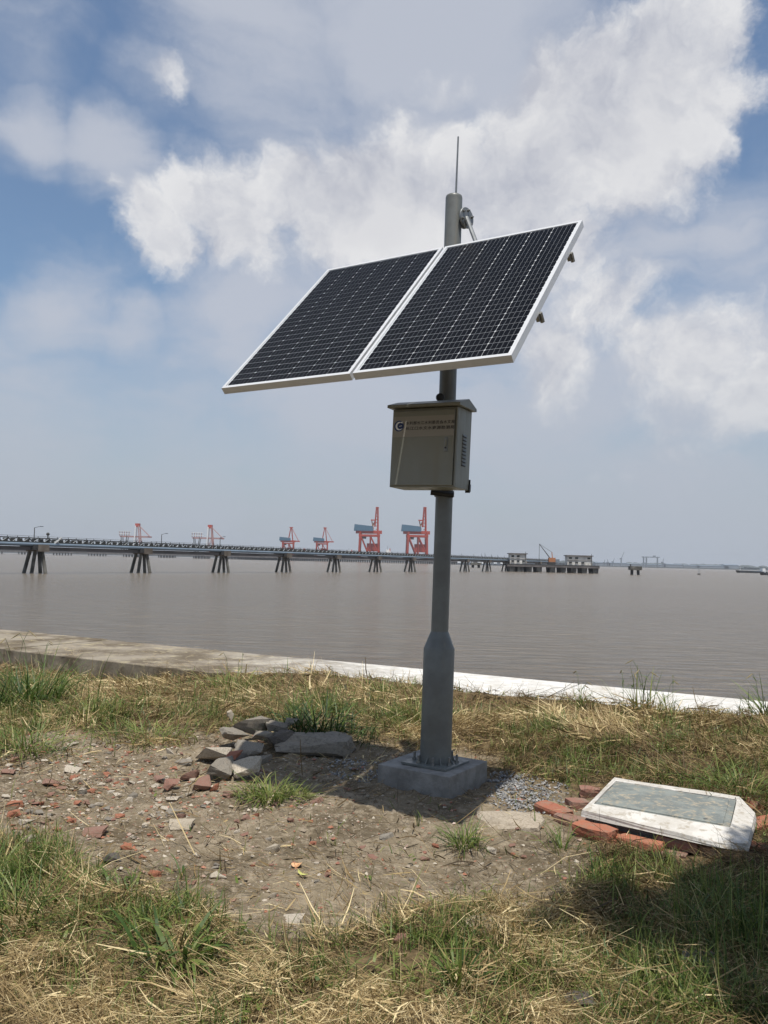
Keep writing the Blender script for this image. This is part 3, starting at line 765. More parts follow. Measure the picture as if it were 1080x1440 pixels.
# ================================================================== THE SOLAR STATION
PB = Vector((.4005, 5.97, 0))                 # foot of the pole
lean = Matrix.Rotation(math.atan(.0139), 4, 'Y')
AZ = -.5444; TILT = .7843
pa = Vector((math.cos(AZ), math.sin(AZ), 0)); pn0 = Vector((-math.sin(AZ), math.cos(AZ), 0))
pb = math.cos(TILT) * pn0 + math.sin(TILT) * Vector((0, 0, 1)); pn = pa.cross(pb)
PC = Vector((.0841, 5.318, 1.652 + CH))
PW, PH, GAP, FD = .989, 1.61, .020, .046
def frame_m(o, a, b, c):
    m_ = Matrix.Identity(4)
    for i in range(3): m_[i][0] = a[i]; m_[i][1] = b[i]; m_[i][2] = c[i]; m_[i][3] = o[i]
    return m_

# plinth
pl = obj('concrete_plinth', MB().box((0, 0, -.02), (.565, .565, .34)), M['plinth'], None, bevel=.005, M=Matrix.Translation((.388, 5.995, 0.0)) @ Matrix.Rotation(R(-33), 4, 'Z'))
tag(pl, 'square grey concrete plinth under the steel pole', 'plinth')
PT = .15

# pole
Mp = Matrix.Translation((PB.x, PB.y, PT)) @ lean
st = thing('steel_pole', 'grey painted steel pole with a thick lower sleeve, standing bolted on the concrete plinth', 'pole', M=Mp)
zs = 1.5 + (at_y(616, 911, PB.y).z - 1.5) - PT; zc = at_y(617, 889, PB.y).z - PT; zt = at_y(640, 275, PB.y).z - PT; za = at_y(642, 192, PB.y).z - PT
obj('sleeve', MB().lathe([(.110, .014), (.1095, .4), (.1095, zs - .006), (.106, zs + .003), (.066, zc - .004), (.062, zc + .005)], 64), M['pole'], st, smooth=True)
obj('shaft', MB().lathe([(.0612, zc - .02), (.0612, zt - .02), (.058, zt - .006), (.049, zt), (.001, zt + .001)], 56), M['pole'], st, smooth=True, angle=50)
obj('base_plate', MB().box((0, 0, .009), (.35, .35, .016)), M['pole'], st, bevel=.002, M=Matrix.Rotation(R(-33), 4, 'Z'))
for i in range(8):
    a_ = R(-33 + 22.5 + 45 * i); 
    c_, s_ = math.cos(a_), math.sin(a_)
    rb = .149
    bt = obj('bolt', MB().lathe([(.0145, 0), (.0145, .012), (.0085, .0125), (.0085, .052), (.006, .055)], 6), M['steel'], st, loc=(c_ * rb, s_ * rb, .017))
    obj('nut', MB().lathe([(.0155, .002), (.0155, .016)], 6), M['steel'], bt)
for i in range(8):
    a_ = R(-33 + 45 * i)
    obj('gusset', MB().add([Vector(v) for v in ((.106, -.004, .017), (.145, -.004, .017), (.106, -.004, .07), (.106, .004, .017), (.145, .004, .017), (.106, .004, .07))],
        [(0, 1, 2), (5, 4, 3), (0, 3, 4, 1), (1, 4, 5, 2), (2, 5, 3, 0)]), M['pole'], st, M=Matrix.Rotation(a_, 4, 'Z'))
# inspection cover faintly outlined on the sleeve
n = 16; zr = .36; vs = []; fs = []
for j in range(25):
    t_ = j / 24 * 2 * math.pi
    for rr in (.048, .0535):
        ang = (math.cos(t_) * rr) / .110 + R(-88); vs.append((.1103 * math.cos(ang), .1045 * math.sin(ang), zr + math.sin(t_) * rr * 1.35))
    if j: fs.append((2 * j - 2, 2 * j - 1, 2 * j + 1, 2 * j))
obj('inspection_cover', MB().add(vs, fs), M['pole'], st)
an = obj('antenna', MB().tube((.012, 0, zt - .02), (.014, 0, zt + .02), .011, .009, 10).tube((.013, 0, zt), (.016, 0, za), .0075, .0058, 8), M['bracket'], st)
# flange disc and strut that hold the panels
inv = Mp.inverted()
def W2P(v): return inv @ Vector(v)
polez = lambda z: Vector((PB.x + .0139 * (z - PT), PB.y, z))
zd = at_y(652, 308, PB.y).z
fd = polez(zd) + pa * .075 + Vector((0, 0, 0)); fdn = (pa * .80 + pn0 * -.55).normalized()
fdn = Vector((.72, -.70, 0)).normalized()
fo = polez(zd) + Vector((.088, -.015, 0))
fm = inv @ frame_m(fo, Vector((-fdn.y, fdn.x, 0)), Vector((0, 0, 1)), fdn)
dk = obj('flange', MB().lathe([(.074, 0), (.076, .002), (.076, .012), (.074, .014)], 32), M['bracket'], st, smooth=True, M=fm)
for i in range(6):
    a_ = R(60 * i + 20); obj('bolt', MB().lathe([(.010, 0), (.010, .009), (.005, .010), (.005, .018)], 6), M['steel'], dk, loc=(.056 * math.cos(a_), .056 * math.sin(a_), .014))
obj('flange', MB().lathe([(.070, -.030), (.070, -.018)], 32).tube((-.03, 0, -.075), (0, 0, 0), .03, .03, 12), M['bracket'], st, smooth=True, M=fm)
# support frame behind the panels: two long rails, two cross bars, clamp band, struts
back = -(FD + .001)
PM = frame_m(PC, pa, pb, pn)
def P2(u, v, w): return PM @ Vector((u, v, w))
RM = inv @ PM
for v in (.43, -.30):
    obj('rail', MB().box((-.01, v, back - .0215), (1.95, .041, .041)), M['bracket'], st, M=RM)
for v in (-.30, .43):
    for u in (.990,):
        obj('clamp', MB().box((u, v + .0, back - .020), (.020, .04, .042)).lathe([(.014, -.03), (.014, .03)], 6, (u + .012, v + .01, back - .03)), M['steel'], st, M=RM)
for u in (.10, .20):
    obj('cross_bar', MB().box((u + .0, .06, back - .062), (.04, 1.05, .038)), M['bracket'], st, M=RM)
obj('strut', MB().tube(W2P(fo + fdn * .01), W2P(P2(.30, .70, back - .02)), .016, .016, 8), M['bracket'], st)
obj('strut', MB().tube(W2P(P2(.15, -.42, back - .07)), W2P(polez(P2(.15, -.42, 0).z + .12)), .018, .018, 8), M['bracket'], st)
pzm = P2(.15, .1, 0).z
obj('saddle', MB().tube(W2P(polez(pzm + .02)), W2P(P2(.15, .1, back - .06)), .035, .035, 12), M['bracket'], st)
obj('clamp_band', MB().lathe([(.067, pzm - PT - .04), (.067, pzm - PT + .06)], 36), M['bracket'], st, smooth=True)

# panels
def cell_mat():
    m_ = bpy.data.materials.new('silicon_cell'); m_.use_nodes = True
    g = NG(m_.node_tree); p = g.n['Principled BSDF']
    tc = g.new('ShaderNodeTexCoord').outputs['Object']; sep = g.new('ShaderNodeSeparateXYZ'); g.l.new(tc, sep.inputs[0])
    oi = g.new('ShaderNodeObjectInfo').outputs['Random']
    cw = .1565
    t_ = g.math('FRACT', g.math('MULTIPLY_ADD', sep.outputs[0], 5 / cw, 10.0))
    d_ = g.math('ABSOLUTE', g.math('SUBTRACT', t_, .5))
    bus = g.math('LESS_THAN', d_, .022)
    tf = g.math('FRACT', g.math('MULTIPLY', sep.outputs[1], 1 / .0022)); fing = g.math('LESS_THAN', tf, .10)
    n = g.noise(tc, 9, 2).outputs['Fac']
    c = g.mix(oi, (.0032, .0034, .0048), (.0045, .0048, .0066))
    c = g.mix(g.math('MULTIPLY', fing, .10), c, (.25, .27, .30)); c = g.mix(g.math('MULTIPLY', bus, .62), c, (.42, .44, .47))
    g.l.new(c, p.inputs['Base Color']); p.inputs['Roughness'].default_value = .35
    p.inputs['Coat Weight'].default_value = .08; p.inputs['Coat Roughness'].default_value = .05; p.inputs['Coat IOR'].default_value = 1.22
    p.inputs['Specular IOR Level'].default_value = .05; p.inputs['IOR'].default_value = 1.3
    return m_
M['cell'] = cell_mat()
FW = .024; IW, IH = PW - 2 * FW, PH - 2 * FW
cwp, rhp = (IW - .008) / 6, (IH - .010) / 24
hw, hh, chf = cwp / 2 - .0014, rhp / 2 - .0020, .0052
cme = MB().add([(-hw + chf, -hh, 0), (hw - chf, -hh, 0), (hw, -hh + chf, 0), (hw, hh - chf, 0), (hw - chf, hh, 0), (-hw + chf, hh, 0), (-hw, hh - chf, 0), (-hw, -hh + chf, 0)], [tuple(range(8))]).mesh('solar_cell')
cme.materials.append(M['cell'])
# a second layer would be flush: give each wafer a real thickness
bm = bmesh.new(); bm.from_mesh(cme); r_ = bmesh.ops.extrude_face_region(bm, geom=bm.faces[:]); bmesh.ops.translate(bm, verts=[v for v in r_['geom'] if isinstance(v, bmesh.types.BMVert)], vec=(0, 0, .0012)); bmesh.ops.recalc_face_normals(bm, faces=bm.faces); bm.to_mesh(cme); bm.free()
def solar_panel(side, label):
    cx = side * (PW + GAP) / 2
    t = thing('solar_panel', label, 'solar panel', group='solar panels on the pole', M=frame_m(P2(cx, 0, 0), pa, pb, pn))
    for s, nm in ((-1, 0), (1, 0)):
        f1 = MB().box((0, s * (PH / 2 - FW / 2), -.0015), (PW, FW, .003))           # front lip
        f1.box((0, s * (PH / 2 - .001), -FD * .40), (PW, .002, FD * .68)).box((0, s * (PH / 2 - .003), -FD * .76 - .001), (PW - .001, .004, .003)).box((0, s * (PH / 2 - .001), -FD * .89), (PW, .002, FD * .2)).box((0, s * (PH / 2 - .014), -FD), (PW, .028, .002))
        obj('frame_rail', f1, M['alu'], t)
        f2 = MB().box((s * (PW / 2 - FW * .45), 0, -.0015), (FW * .9, PH - 2 * FW, .0029))
        f2.box((s * (PW / 2 - .001), 0, -FD * .5 - .0016), (.002, PH - .0041, FD * .93)).box((s * (PW / 2 - .014), 0, -FD), (.028, PH - .06, .002))
        obj('frame_rail', f2, M['alu'], t)
    obj('backsheet', MB().box((0, 0, -.0075), (PW - .006, PH - .006, .004)), M['backsheet'], t)
    for i in range(6):
        for j in range(24):
            obj('solar_cell', cme, None, t, loc=((i - 2.5) * cwp, (j - 11.5) * rhp, -.0054))
    obj('junction_box', MB().box((0, PH * .38, -.022), (.11, .09, .024)), M['black'], t, bevel=.004)
    return t
solar_panel(-1, 'solar panel farther from the camera, on the side away from the strut')
solar_panel(1, 'nearer solar panel, right of the seam and below the flange')

# ---- cabinet
BA = -.50
BM = Matrix.Translation(Vector((.250, 5.675, .5035 + CH))) @ Matrix.Rotation(math.atan(.028), 4, 'Y') @ Matrix.Rotation(BA, 4, 'Z')
cw_, chh, cd = .498, .543, .225
ct = thing('control_cabinet', 'grey-green steel control cabinet strapped to the pole below the solar panels', 'cabinet', M=BM)
obj('body', MB().box((0, cd / 2 + .004, chh / 2), (cw_, cd, chh)), M['box'], ct, bevel=.003)
door = obj('door', MB().box((-.004, -.006, chh / 2 - .004), (cw_ - .030, .017, chh - .030)), M['box'], ct, bevel=.003)
obj('hinge_strip', MB().box((cw_ / 2 - .0055, -.003, chh / 2), (.009, .010, chh - .01)), M['boxroof'], ct)
# gabled rain roof, ridge along the width
e = .026; rz = chh + .004
y0, y1, ym = -e - .012, cd + e, cd * .50
rf = MB().add([(-cw_ / 2 - e, y0, rz), (cw_ / 2 + e, y0, rz), (cw_ / 2 + e, y1, rz), (-cw_ / 2 - e, y1, rz),
               (-cw_ / 2 - e, y0, rz + .020), (cw_ / 2 + e, y0, rz + .020), (cw_ / 2 + e, y1, rz + .020), (-cw_ / 2 - e, y1, rz + .020),
               (-cw_ / 2 - e, ym, rz + .066), (cw_ / 2 + e, ym, rz + .066)],
              [(3, 2, 1, 0), (0, 1, 5, 4), (2, 3, 7, 6), (4, 5, 9, 8), (8, 9, 6, 7), (1, 2, 6, 9, 5), (3, 0, 4, 8, 7)])
obj('roof', rf, M['boxroof'], ct, bevel=.002)
hd = obj('lock_plate', MB().box((cw_ / 2 - .075, -.0165, chh * .525), (.026, .006, .098)), M['bracket'], door, bevel=.003)
hd2 = obj('handle', MB().box((cw_ / 2 - .073, -.0215, chh * .545), (.013, .008, .050)), M['box'], door, bevel=.002)
obj('keyhole', MB().lathe([(.0065, 0), (.0065, .003)], 14), M['black'], door, M=Matrix.Translation((cw_ / 2 - .075, -.0205, chh * .485)) @ Matrix.Rotation(R(90), 4, 'X'))
obj('label_strip', MB().box((-.004, -.0150, chh * .765), (cw_ - .034, .0012, chh * .26)), M['strip'], door)
# emblem: dark blue ring-disc with a pale crescent and blue block
def disc(cx, cz, r, y, n=36, a0=0, a1=360):
    return [(cx + r * math.cos(R(a0 + (a1 - a0) * i / n)), y, cz + r * math.sin(R(a0 + (a1 - a0) * i / n))) for i in range(n)]
ex, ez = -cw_ / 2 + .062, chh * .775
yb = -.0160
def flat(pts, mt, y, nm, th=.0008):
    n = len(pts); vs = [(p_[0], y, p_[1]) for p_ in pts] + [(p_[0], y - th, p_[1]) for p_ in pts]
    fs = [tuple(range(n)), tuple(range(n, 2 * n))[::-1]] + [(i, n + i, n + (i + 1) % n, (i + 1) % n) for i in range(n)]
    me_ = MB().add(vs, fs); return obj(nm, me_, mt, door)
circ = lambda cx, cz, r, n=40: [(cx + r * math.cos(2 * math.pi * i / n), cz + r * math.sin(2 * math.pi * i / n)) for i in range(n)]
flat(circ(ex, ez, .0375), M['blue'], yb, 'emblem_disc')
# crescent
cr = [(ex + .003 + .029 * math.cos(R(a_)), ez + .029 * math.sin(R(a_))) for a_ in range(35, 326, 10)] + [(ex + .010 + .0225 * math.cos(R(a_)), ez + .0225 * math.sin(R(a_))) for a_ in range(318, 41, -10)]
flat(cr, M['white'], yb - .0010, 'emblem_crescent')
flat([(ex - .004, ez + .012), (ex + .030, ez + .016), (ex + .032, ez - .006), (ex + .014, ez - .014), (ex + .0, ez - .009)], M['blue'], yb - .0020, 'emblem_block')
flat([(ex + .002, ez - .001), (ex + .024, ez + .0025), (ex + .024, ez - .0005), (ex + .004, ez - .004)], M['white'], yb - .0030, 'emblem_wave')
flat([(ex + .012, ez + .026), (ex + .030, ez + .019), (ex + .026, ez + .030)], M['white'], yb - .0030, 'emblem_fleck')
def text(s_, x, z, width, h):
    cu = bpy.data.curves.new('txt', 'FONT'); cu.body = s_; cu.size = 1; cu.extrude = 0.0; cu.space_character = 1.05; cu.offset = .022; cu.resolution_u = 2
    o_ = bpy.data.objects.new('txt', cu); col.objects.link(o_); bpy.context.view_layer.update()
    me_ = bpy.data.meshes.new_from_object(o_.evaluated_get(bpy.context.evaluated_depsgraph_get()))
    bpy.data.objects.remove(o_)
    co = np.array([v.co for v in me_.vertices]); mn, mx = co.min(0), co.max(0)
    sx = width / (mx[0] - mn[0]); sz = h / (mx[1] - mn[1])
    for v in me_.vertices:
        x_, y_ = v.co.x, v.co.y
        v.co = Vector((x + (x_ - mn[0]) * sx, -.0160, z + (y_ - mn[1]) * sz))
    me_.name = 'lettering'; me_.materials.clear(); me_.materials.append(M['ink'])
    o_ = obj('lettering', me_, None, door); return o_
tx0 = ex + .052; tw = cw_ / 2 - .018 - tx0
text('水利部长江水利委员会水文局', tx0, ez + .006, tw, .0245)
text('长江口水文水资源勘测局', tx0, ez - .0305, tw, .0245)
# louvres on the side
for i in range(9):
    zz = chh * .30 + i * .0245
    obj('louvre', MB().add([(cw_ / 2 + .001, cd * .36, zz), (cw_ / 2 + .001, cd * .68, zz), (cw_ / 2 + .010, cd * .66, zz - .004), (cw_ / 2 + .010, cd * .38, zz - .004), (cw_ / 2 + .001, cd * .36, zz + .011), (cw_ / 2 + .001, cd * .68, zz + .011)],
        [(0, 1, 2, 3), (3, 2, 5, 4), (0, 3, 4), (1, 5, 2), (0, 4, 5, 1)]), M['boxroof'], ct)
    obj('louvre_slot', MB().box((cw_ / 2 + .0005, cd * .52, zz - .0065), (.003, cd * .30, .007)), M['black'], ct)
obj('mounting_tab', MB().box((cw_ / 2 - .01, cd + .012, .03), (.035, .006, .09)).box((cw_ / 2 + .008, cd + .008, .018), (.004, .022, .05)), M['black'], ct)
bo = BM.inverted()
obj('pole_strap', MB().lathe([(.069, -.022), (.071, -.020), (.071, .018), (.069, .020)], 36), M['black'], ct, smooth=True, M=bo @ Matrix.Translation(polez(CH + .5035 - .018)))
obj('cable_gland', MB().tube(bo @ (polez(CH + .5035 - .012) + Vector((-.10, -.06, 0))), bo @ (polez(CH + .5035 - .03) + Vector((.06, -.06, 0))), .022, .02, 12), M['black'], ct, smooth=True)
bx = obj('cable_loop', MB().lathe([(.008, -.02), (.027, -.016), (.031, 0), (.027, .016), (.008, .02)], 18), M['black'], ct, smooth=True, M=bo @ Matrix.Translation(at_y(619, 559, 5.84)) @ Matrix.Rotation(R(90), 4, 'X'))

# ================================================================== THE COVER AND ITS BRICKS
TZ = .155
inner = [at_z(*p_, TZ) for p_ in ((834.5, 1130), (1027, 1164), (1036, 1124.5), (866, 1098))]
outer = [at_z(818.5, 1139, TZ - .02), at_z(1000, 1182, TZ - .03), at_z(1051, 1186, TZ - .02), at_z(1062, 1143, TZ - .012), at_z(1040, 1120, TZ - .006), at_z(864, 1093.5, TZ - .006)]
ic = sum((v for v in inner), Vector()) / 4
cvt = thing('inspection_chamber_cover', 'pale cement slab with a grey-green plate, lying on a ring of loose bricks', 'chamber cover', (ic.x, ic.y, 0))
def ringmesh():
    bm = bmesh.new()
    I = [inner[0], inner[1], inner[2].lerp(inner[1], .0), inner[2], inner[3]]
    iv = [bm.verts.new(v - Vector((ic.x, ic.y, 0))) for v in inner]
    ov = [bm.verts.new(v - Vector((ic.x, ic.y, 0))) for v in outer]
    ctr = Vector((0, 0, 0))
    lv = []
    for v in ov:
        w = v.co.copy(); w.x *= 1.015; w.y *= 1.02; w.z = .098; lv.append(bm.verts.new(w))
    iv2 = [bm.verts.new(Vector((v.co.x, v.co.y, .10))) for v in iv]
    bm.faces.new((iv[0], ov[0], ov[1], iv[1])); bm.faces.new((iv[1], ov[1], ov[2])); bm.faces.new((iv[1], ov[2], ov[3], iv[2])); bm.faces.new((iv[2], ov[3], ov[4]))
    bm.faces.new((iv[2], ov[4], ov[5], iv[3])); bm.faces.new((iv[3], ov[5], ov[0], iv[0]))
    for i in range(6): bm.faces.new((ov[i], lv[i], lv[(i + 1) % 6], ov[(i + 1) % 6]))
    for i in range(4): bm.faces.new((iv[(i + 1) % 4], iv2[(i + 1) % 4], iv2[i], iv[i]))
    bm.faces.new(lv[::-1]); 
    bmesh.ops.recalc_face_normals(bm, faces=bm.faces)
    bmesh.ops.subdivide_edges(bm, edges=bm.edges[:], cuts=3, use_grid_fill=True)
    for v in bm.verts: v.co += Vector((rng.uniform(-1, 1), rng.uniform(-1, 1), rng.uniform(-1, 1))) * .0022
    me_ = bpy.data.meshes.new('cement_border'); bm.to_mesh(me_); bm.free(); return me_
def cem_mat(name, a, b, c, s=9):
    m_ = bpy.data.materials.new(name); m_.use_nodes = True
    g = NG(m_.node_tree); p = g.n['Principled BSDF']; p.inputs['Roughness'].default_value = .9; p.inputs['Specular IOR Level'].default_value = .2
    tc = g.new('ShaderNodeTexCoord').outputs['Object']
    n1 = g.noise(tc, s, 6, .65).outputs['Fac']; n2 = g.noise(tc, s * 3.3, 6, .7).outputs['Fac']
    x = g.mix(g.maprange(n1, .44, .62, 0, 1), a, b); x = g.mix(g.maprange(n2, .50, .64, 0, .9), x, c)
    g.l.new(x, p.inputs['Base Color'])
    bp = g.new('ShaderNodeBump'); bp.inputs['Strength'].default_value = .7; bp.inputs['Distance'].default_value = .008
    g.l.new(n2, bp.inputs['Height']); g.l.new(bp.outputs[0], p.inputs['Normal'])
    return m_
M['cement'] = cem_mat('pale_cement', (.48, .45, .40), (.58, .555, .51), (.36, .32, .26), 6)
M['plate'] = cem_mat('plate_paint', (.16, .175, .165), (.22, .235, .215), (.34, .295, .22), 7)
obj('cement_border', ringmesh(), M['cement'], cvt)
def inset(pts, k): c_ = sum(pts, Vector()) / len(pts); return [v.lerp(c_, k) - Vector((ic.x, ic.y, 0)) for v in pts]
i1 = inset(inner, .012); i2 = inset(inner, .11)
mb = MB().prism([(v.x, v.y) for v in i1], .11, TZ - .004)
obj('plate', mb, M['plate'], cvt, bevel=.003)
obj('raised_field', MB().prism([(v.x, v.y) for v in i2], TZ - .006, TZ + .002), M['plate'], cvt, bevel=.002)
obj('lift_notch', MB().box((i2[1].x - .06, i2[1].y + .09, TZ + .0025), (.022, .012, .002)), M['black'], cvt)
obj('slab_underside', MB().prism([((v.x - ic.x) * .86, (v.y - ic.y) * .84) for v in outer], .0, .097), M['plinth'], cvt)

def chunk(seed, n=14, dims=(1, 1, .6), boxy=.0):
    r2 = np.random.default_rng(seed); bm = bmesh.new()
    for i in range(n):
        v = r2.normal(size=3); v /= np.linalg.norm(v)
        if boxy: v = np.sign(v) * np.abs(v) ** (1 - boxy); v /= max(np.abs(v).max(), .01) / .75
        v *= r2.uniform(.82, 1.05)
        bm.verts.new(Vector((v[0] * dims[0], v[1] * dims[1], v[2] * dims[2])) * .5)
    r3 = bmesh.ops.convex_hull(bm, input=bm.verts[:])
    bmesh.ops.delete(bm, geom=[v for v in bm.verts if not v.link_faces], context='VERTS')
    if True:
        bmesh.ops.triangulate(bm, faces=bm.faces[:])
        for lv_ in range(2):
            bmesh.ops.subdivide_edges(bm, edges=bm.edges[:], cuts=1, use_grid_fill=True, smooth=.0)
            bmesh.ops.triangulate(bm, faces=bm.faces[:])
        from mathutils import noise as mn
        for v in bm.verts:
            q1 = mn.noise(v.co * 5 + Vector((seed, 0, 0))); q2 = mn.noise(v.co * 13 + Vector((0, seed, 0))); q3 = abs(mn.noise(v.co * 2.4 + Vector((0, 0, seed))))
            v.co *= 1 + .12 * q1 + .06 * q2 - .10 * q3
    bmesh.ops.recalc_face_normals(bm, faces=bm.faces)
    me_ = bpy.data.meshes.new('chunk'); bm.to_mesh(me_); bm.free(); return me_
def brick_me(seed, L=.235, W_=.112, Hh=.052, rough=.006):
    r2 = np.random.default_rng(seed); bm = bmesh.new()
    bmesh.ops.create_cube(bm, size=1)
    for v in bm.verts: v.co = Vector((v.co.x * L, v.co.y * W_, v.co.z * Hh))
    bmesh.ops.subdivide_edges(bm, edges=bm.edges[:], cuts=2, use_grid_fill=True)
    for v in bm.verts: 
        k = (abs(v.co.x) > L * .49) + (abs(v.co.y) > W_ * .49) + (abs(v.co.z) > Hh * .49)
        a_ = rough * (1.6 if k >= 2 else .5)
        v.co *= 1 - (r2.uniform(0, .10) if k == 3 else r2.uniform(0, .035) if k == 2 else 0)
        v.co += Vector(r2.uniform(-1, 1, 3) * a_ * .5)
    me_ = bpy.data.meshes.new('brick'); bm.to_mesh(me_); bm.free(); return me_
BR = [brick_me(s) for s in range(5)]; BH = [brick_me(20 + s, L=.13) for s in range(4)]
ea = math.atan2(outer[1].y - outer[0].y, outer[1].x - outer[0].x)
def brick(px, py, z, yaw, label, half=False, mt='brick', tilt=(0, 0)):
    p_ = at_z(px, py, z)
    me_ = (BH if half else BR)[rng.integers(0, 4)].copy(); me_.materials.append(M[mt])
    o_ = bpy.data.objects.new('brick', me_); col.objects.link(o_)
    o_.location = p_; o_.rotation_euler = (R(tilt[0]), R(tilt[1]), yaw)
    return tag(o_, label, 'brick', 'loose bricks round the chamber cover')
g0 = gz(ic.x, ic.y)
brick(778, 1140, .035, ea - .25, 'orange brick farthest from the cover, pointing towards the plinth', tilt=(4, 4))
brick(808, 1156, .022, ea - .1, 'dull brick lying flat just left of the cover slab', mt='brickd', tilt=(0, 3))
brick(829, 1113, .045, ea + .5, 'dark brick poking out behind the rear left corner of the cover', mt='brickd', half=True)
brick(812, 1131, .020, ea + .9, 'half-buried brick in the gap left of the cover', mt='brickd', half=True)
brick(836, 1168, .062, ea - .06, 'upper orange brick of the short stack under the front left corner', half=False, tilt=(3, 1))
brick(842, 1181, .012, ea + .05, 'lower orange brick of the short stack under the front left corner', mt='brick')
brick(868, 1179, .022, ea + .12, 'orange brick just right of the short stack', half=True)
brick(901, 1187, .040, ea - .02, 'bright orange brick under the middle of the front edge', tilt=(-4, 0))
brick(954, 1184, .058, ea + .02, 'mortar-smeared brick under the front edge, right of the bright orange one', mt='brickd')
brick(948, 1205, .002, ea + .2, 'dark brick lying low beneath the mortar-smeared one', mt='brickd', half=True)
brick(1018, 1199, .050, ea - .02, 'long dull brick under the front right corner', mt='brickd', tilt=(2, 3))
brick(1062, 1134, .055, ea + 1.2, 'small bright orange brick end standing behind the right corner', half=True, tilt=(10, 30))
brick(1070, 1161, .045, ea + .9, 'orange brick leaning against the right side of the cover', tilt=(6, -10))
brick(1073, 1196, .030, ea + .3, 'orange brick in the straw off the front right corner', tilt=(0, 8))
brick(1096, 1180, .02, ea + 1.9, 'orange brick beyond the right side of the cover at the edge of view')

# ================================================================== RUBBLE
CH_FLAT = [chunk(100 + s, 13, (1.15, .85, .42), .25) for s in range(6)]
CH_BLOCK = [chunk(140 + s, 13, (1.1, .85, .58), .3) for s in range(6)]
CH_SHARD = [chunk(180 + s, 10, (1.2, .7, .35), .2) for s in range(5)]
CH_SLAB = [chunk(220 + s, 24, (1.2, .9, .30), .55) for s in range(3)]
shapes = dict(flat=CH_FLAT, block=CH_BLOCK, shard=CH_SHARD, slab=CH_SLAB)
_mc = {}
def stone(px, py, wpx, shape, mt, label, name='stone', group=None, yaw=None, lift=.22, tilt=None, cat=None):
    p_ = G(px, py); d_ = (p_ - Vector((0, 0, CH))).length
    s = wpx / FPX * d_
    key = (shape, int(rng.integers(0, len(shapes[shape]))), mt)
    if key not in _mc:
        me_ = shapes[shape][key[1]].copy(); me_.materials.append(M[mt]); _mc[key] = me_
    o_ = bpy.data.objects.new(name, _mc[key]); col.objects.link(o_)
    hz = {'flat': .42, 'block': .6, 'shard': .35, 'slab': .3}[shape]
    o_.location = (p_.x, p_.y + s * .15, p_.z + s * hz * lift); o_.scale = (s, s * rng.uniform(.8, 1.15), s * rng.uniform(.85, 1.15))
    t_ = tilt or (rng.uniform(-14, 14), rng.uniform(-14, 14))
    o_.rotation_euler = (R(t_[0]), R(t_[1]), rng.uniform(-.5, .5) if yaw is None else yaw)
    return tag(o_, label, cat or ('brick piece' if name == 'brick_piece' else 'stone'), group)
S_ = stone
HG = 'broken stones of the heap in the panel shade'
# the heap left of the plinth
S_(440, 1060, 122, 'slab', 'rock_grey', 'largest flat concrete slab of the heap, lying beside the plinth', 'concrete_slab', HG, yaw=.05, lift=.30, tilt=(-3, 3))
S_(352, 1042, 66, 'block', 'rock_grey', 'long grey stone along the top of the heap', group=HG, yaw=-.1, lift=.6)
S_(327, 1052, 46, 'block', 'rock_grey', 'dark stone at the left shoulder of the heap', group=HG, lift=.6)
S_(349, 1064, 52, 'block', 'rock_grey', 'grey block low in the front of the heap', group=HG, lift=.4)
S_(386, 1046, 40, 'flat', 'rock_grey', 'small flat stone between the long stone and the slab', group=HG, lift=1.3)
S_(397, 1056, 44, 'block', 'rock_dark', 'dark block wedged against the left end of the slab', group=HG, lift=.6)
S_(369, 1054, 40, 'flat', 'rock_grey', 'grey wedge in the middle of the heap', group=HG, lift=1.1)
S_(310, 1066, 34, 'flat', 'brickd', 'dull reddish piece under the left shoulder of the heap', 'brick_piece', HG, lift=.4)
S_(322, 1033, 17, 'block', 'rock_pale', 'small upright pale stone lit at the top left of the heap', group=HG, lift=2.4, tilt=(30, 60))
S_(338, 1073, 30, 'block', 'rock_dark', 'dark stone in the shaded foot of the heap', group=HG, lift=.3)
S_(372, 1072, 34, 'flat', 'rock_grey', 'flat grey stone in the shaded foot of the heap', group=HG, lift=.3)
S_(408, 1040, 24, 'block', 'rock_grey', 'small grey block on the back of the heap', group=HG, lift=1.5)
FG = 'sunlit pieces in front of the heap'
S_(300, 1078, 60, 'flat', 'rock_pale', 'long pinkish stone sloping out of the heap into the sun', group=FG, yaw=-.2, lift=.5)
S_(310, 1097, 54, 'block', 'rock_grey', 'big grey-green block with a lit top in front of the heap', group=FG, lift=.5)
S_(345, 1096, 46, 'slab', 'rock_pale', 'pale cream slab leaning beside the green tuft', group=FG, yaw=.3, lift=1.3, tilt=(24, -12))
S_(327, 1082, 28, 'flat', 'brick', 'thin orange-edged brick piece on the pale slab', 'brick_piece', FG, lift=1.4)
S_(265, 1098, 32, 'block', 'brickd', 'rounded pinkish brick lump left of the grey-green block', 'brick_piece', FG, lift=.4)
S_(283, 1112, 40, 'block', 'brickd', 'pinkish brick half in front of the grey-green block', 'brick_piece', FG, lift=.4)
S_(300, 1113, 18, 'block', 'brick', 'orange brick end right of the pinkish half brick', 'brick_piece', FG, lift=.5)
S_(240, 1112, 28, 'block', 'brickd', 'dark red brick lump among the rubble left of the heap', 'brick_piece', FG, lift=.4)
S_(242, 1121, 23, 'flat', 'rock_pale', 'flat cream stone in front of the dark red lump', group=FG)
S_(222, 1099, 22, 'block', 'brickd', 'dull brick lump behind the dark red one', 'brick_piece', FG)
S_(238, 1068, 20, 'shard', 'rock_pale', 'upright pale splinter left of the heap', group=FG, lift=1.2, tilt=(10, 50))
S_(257, 1072, 26, 'flat', 'rock_grey', 'grey stone behind the long pinkish one', group=FG)
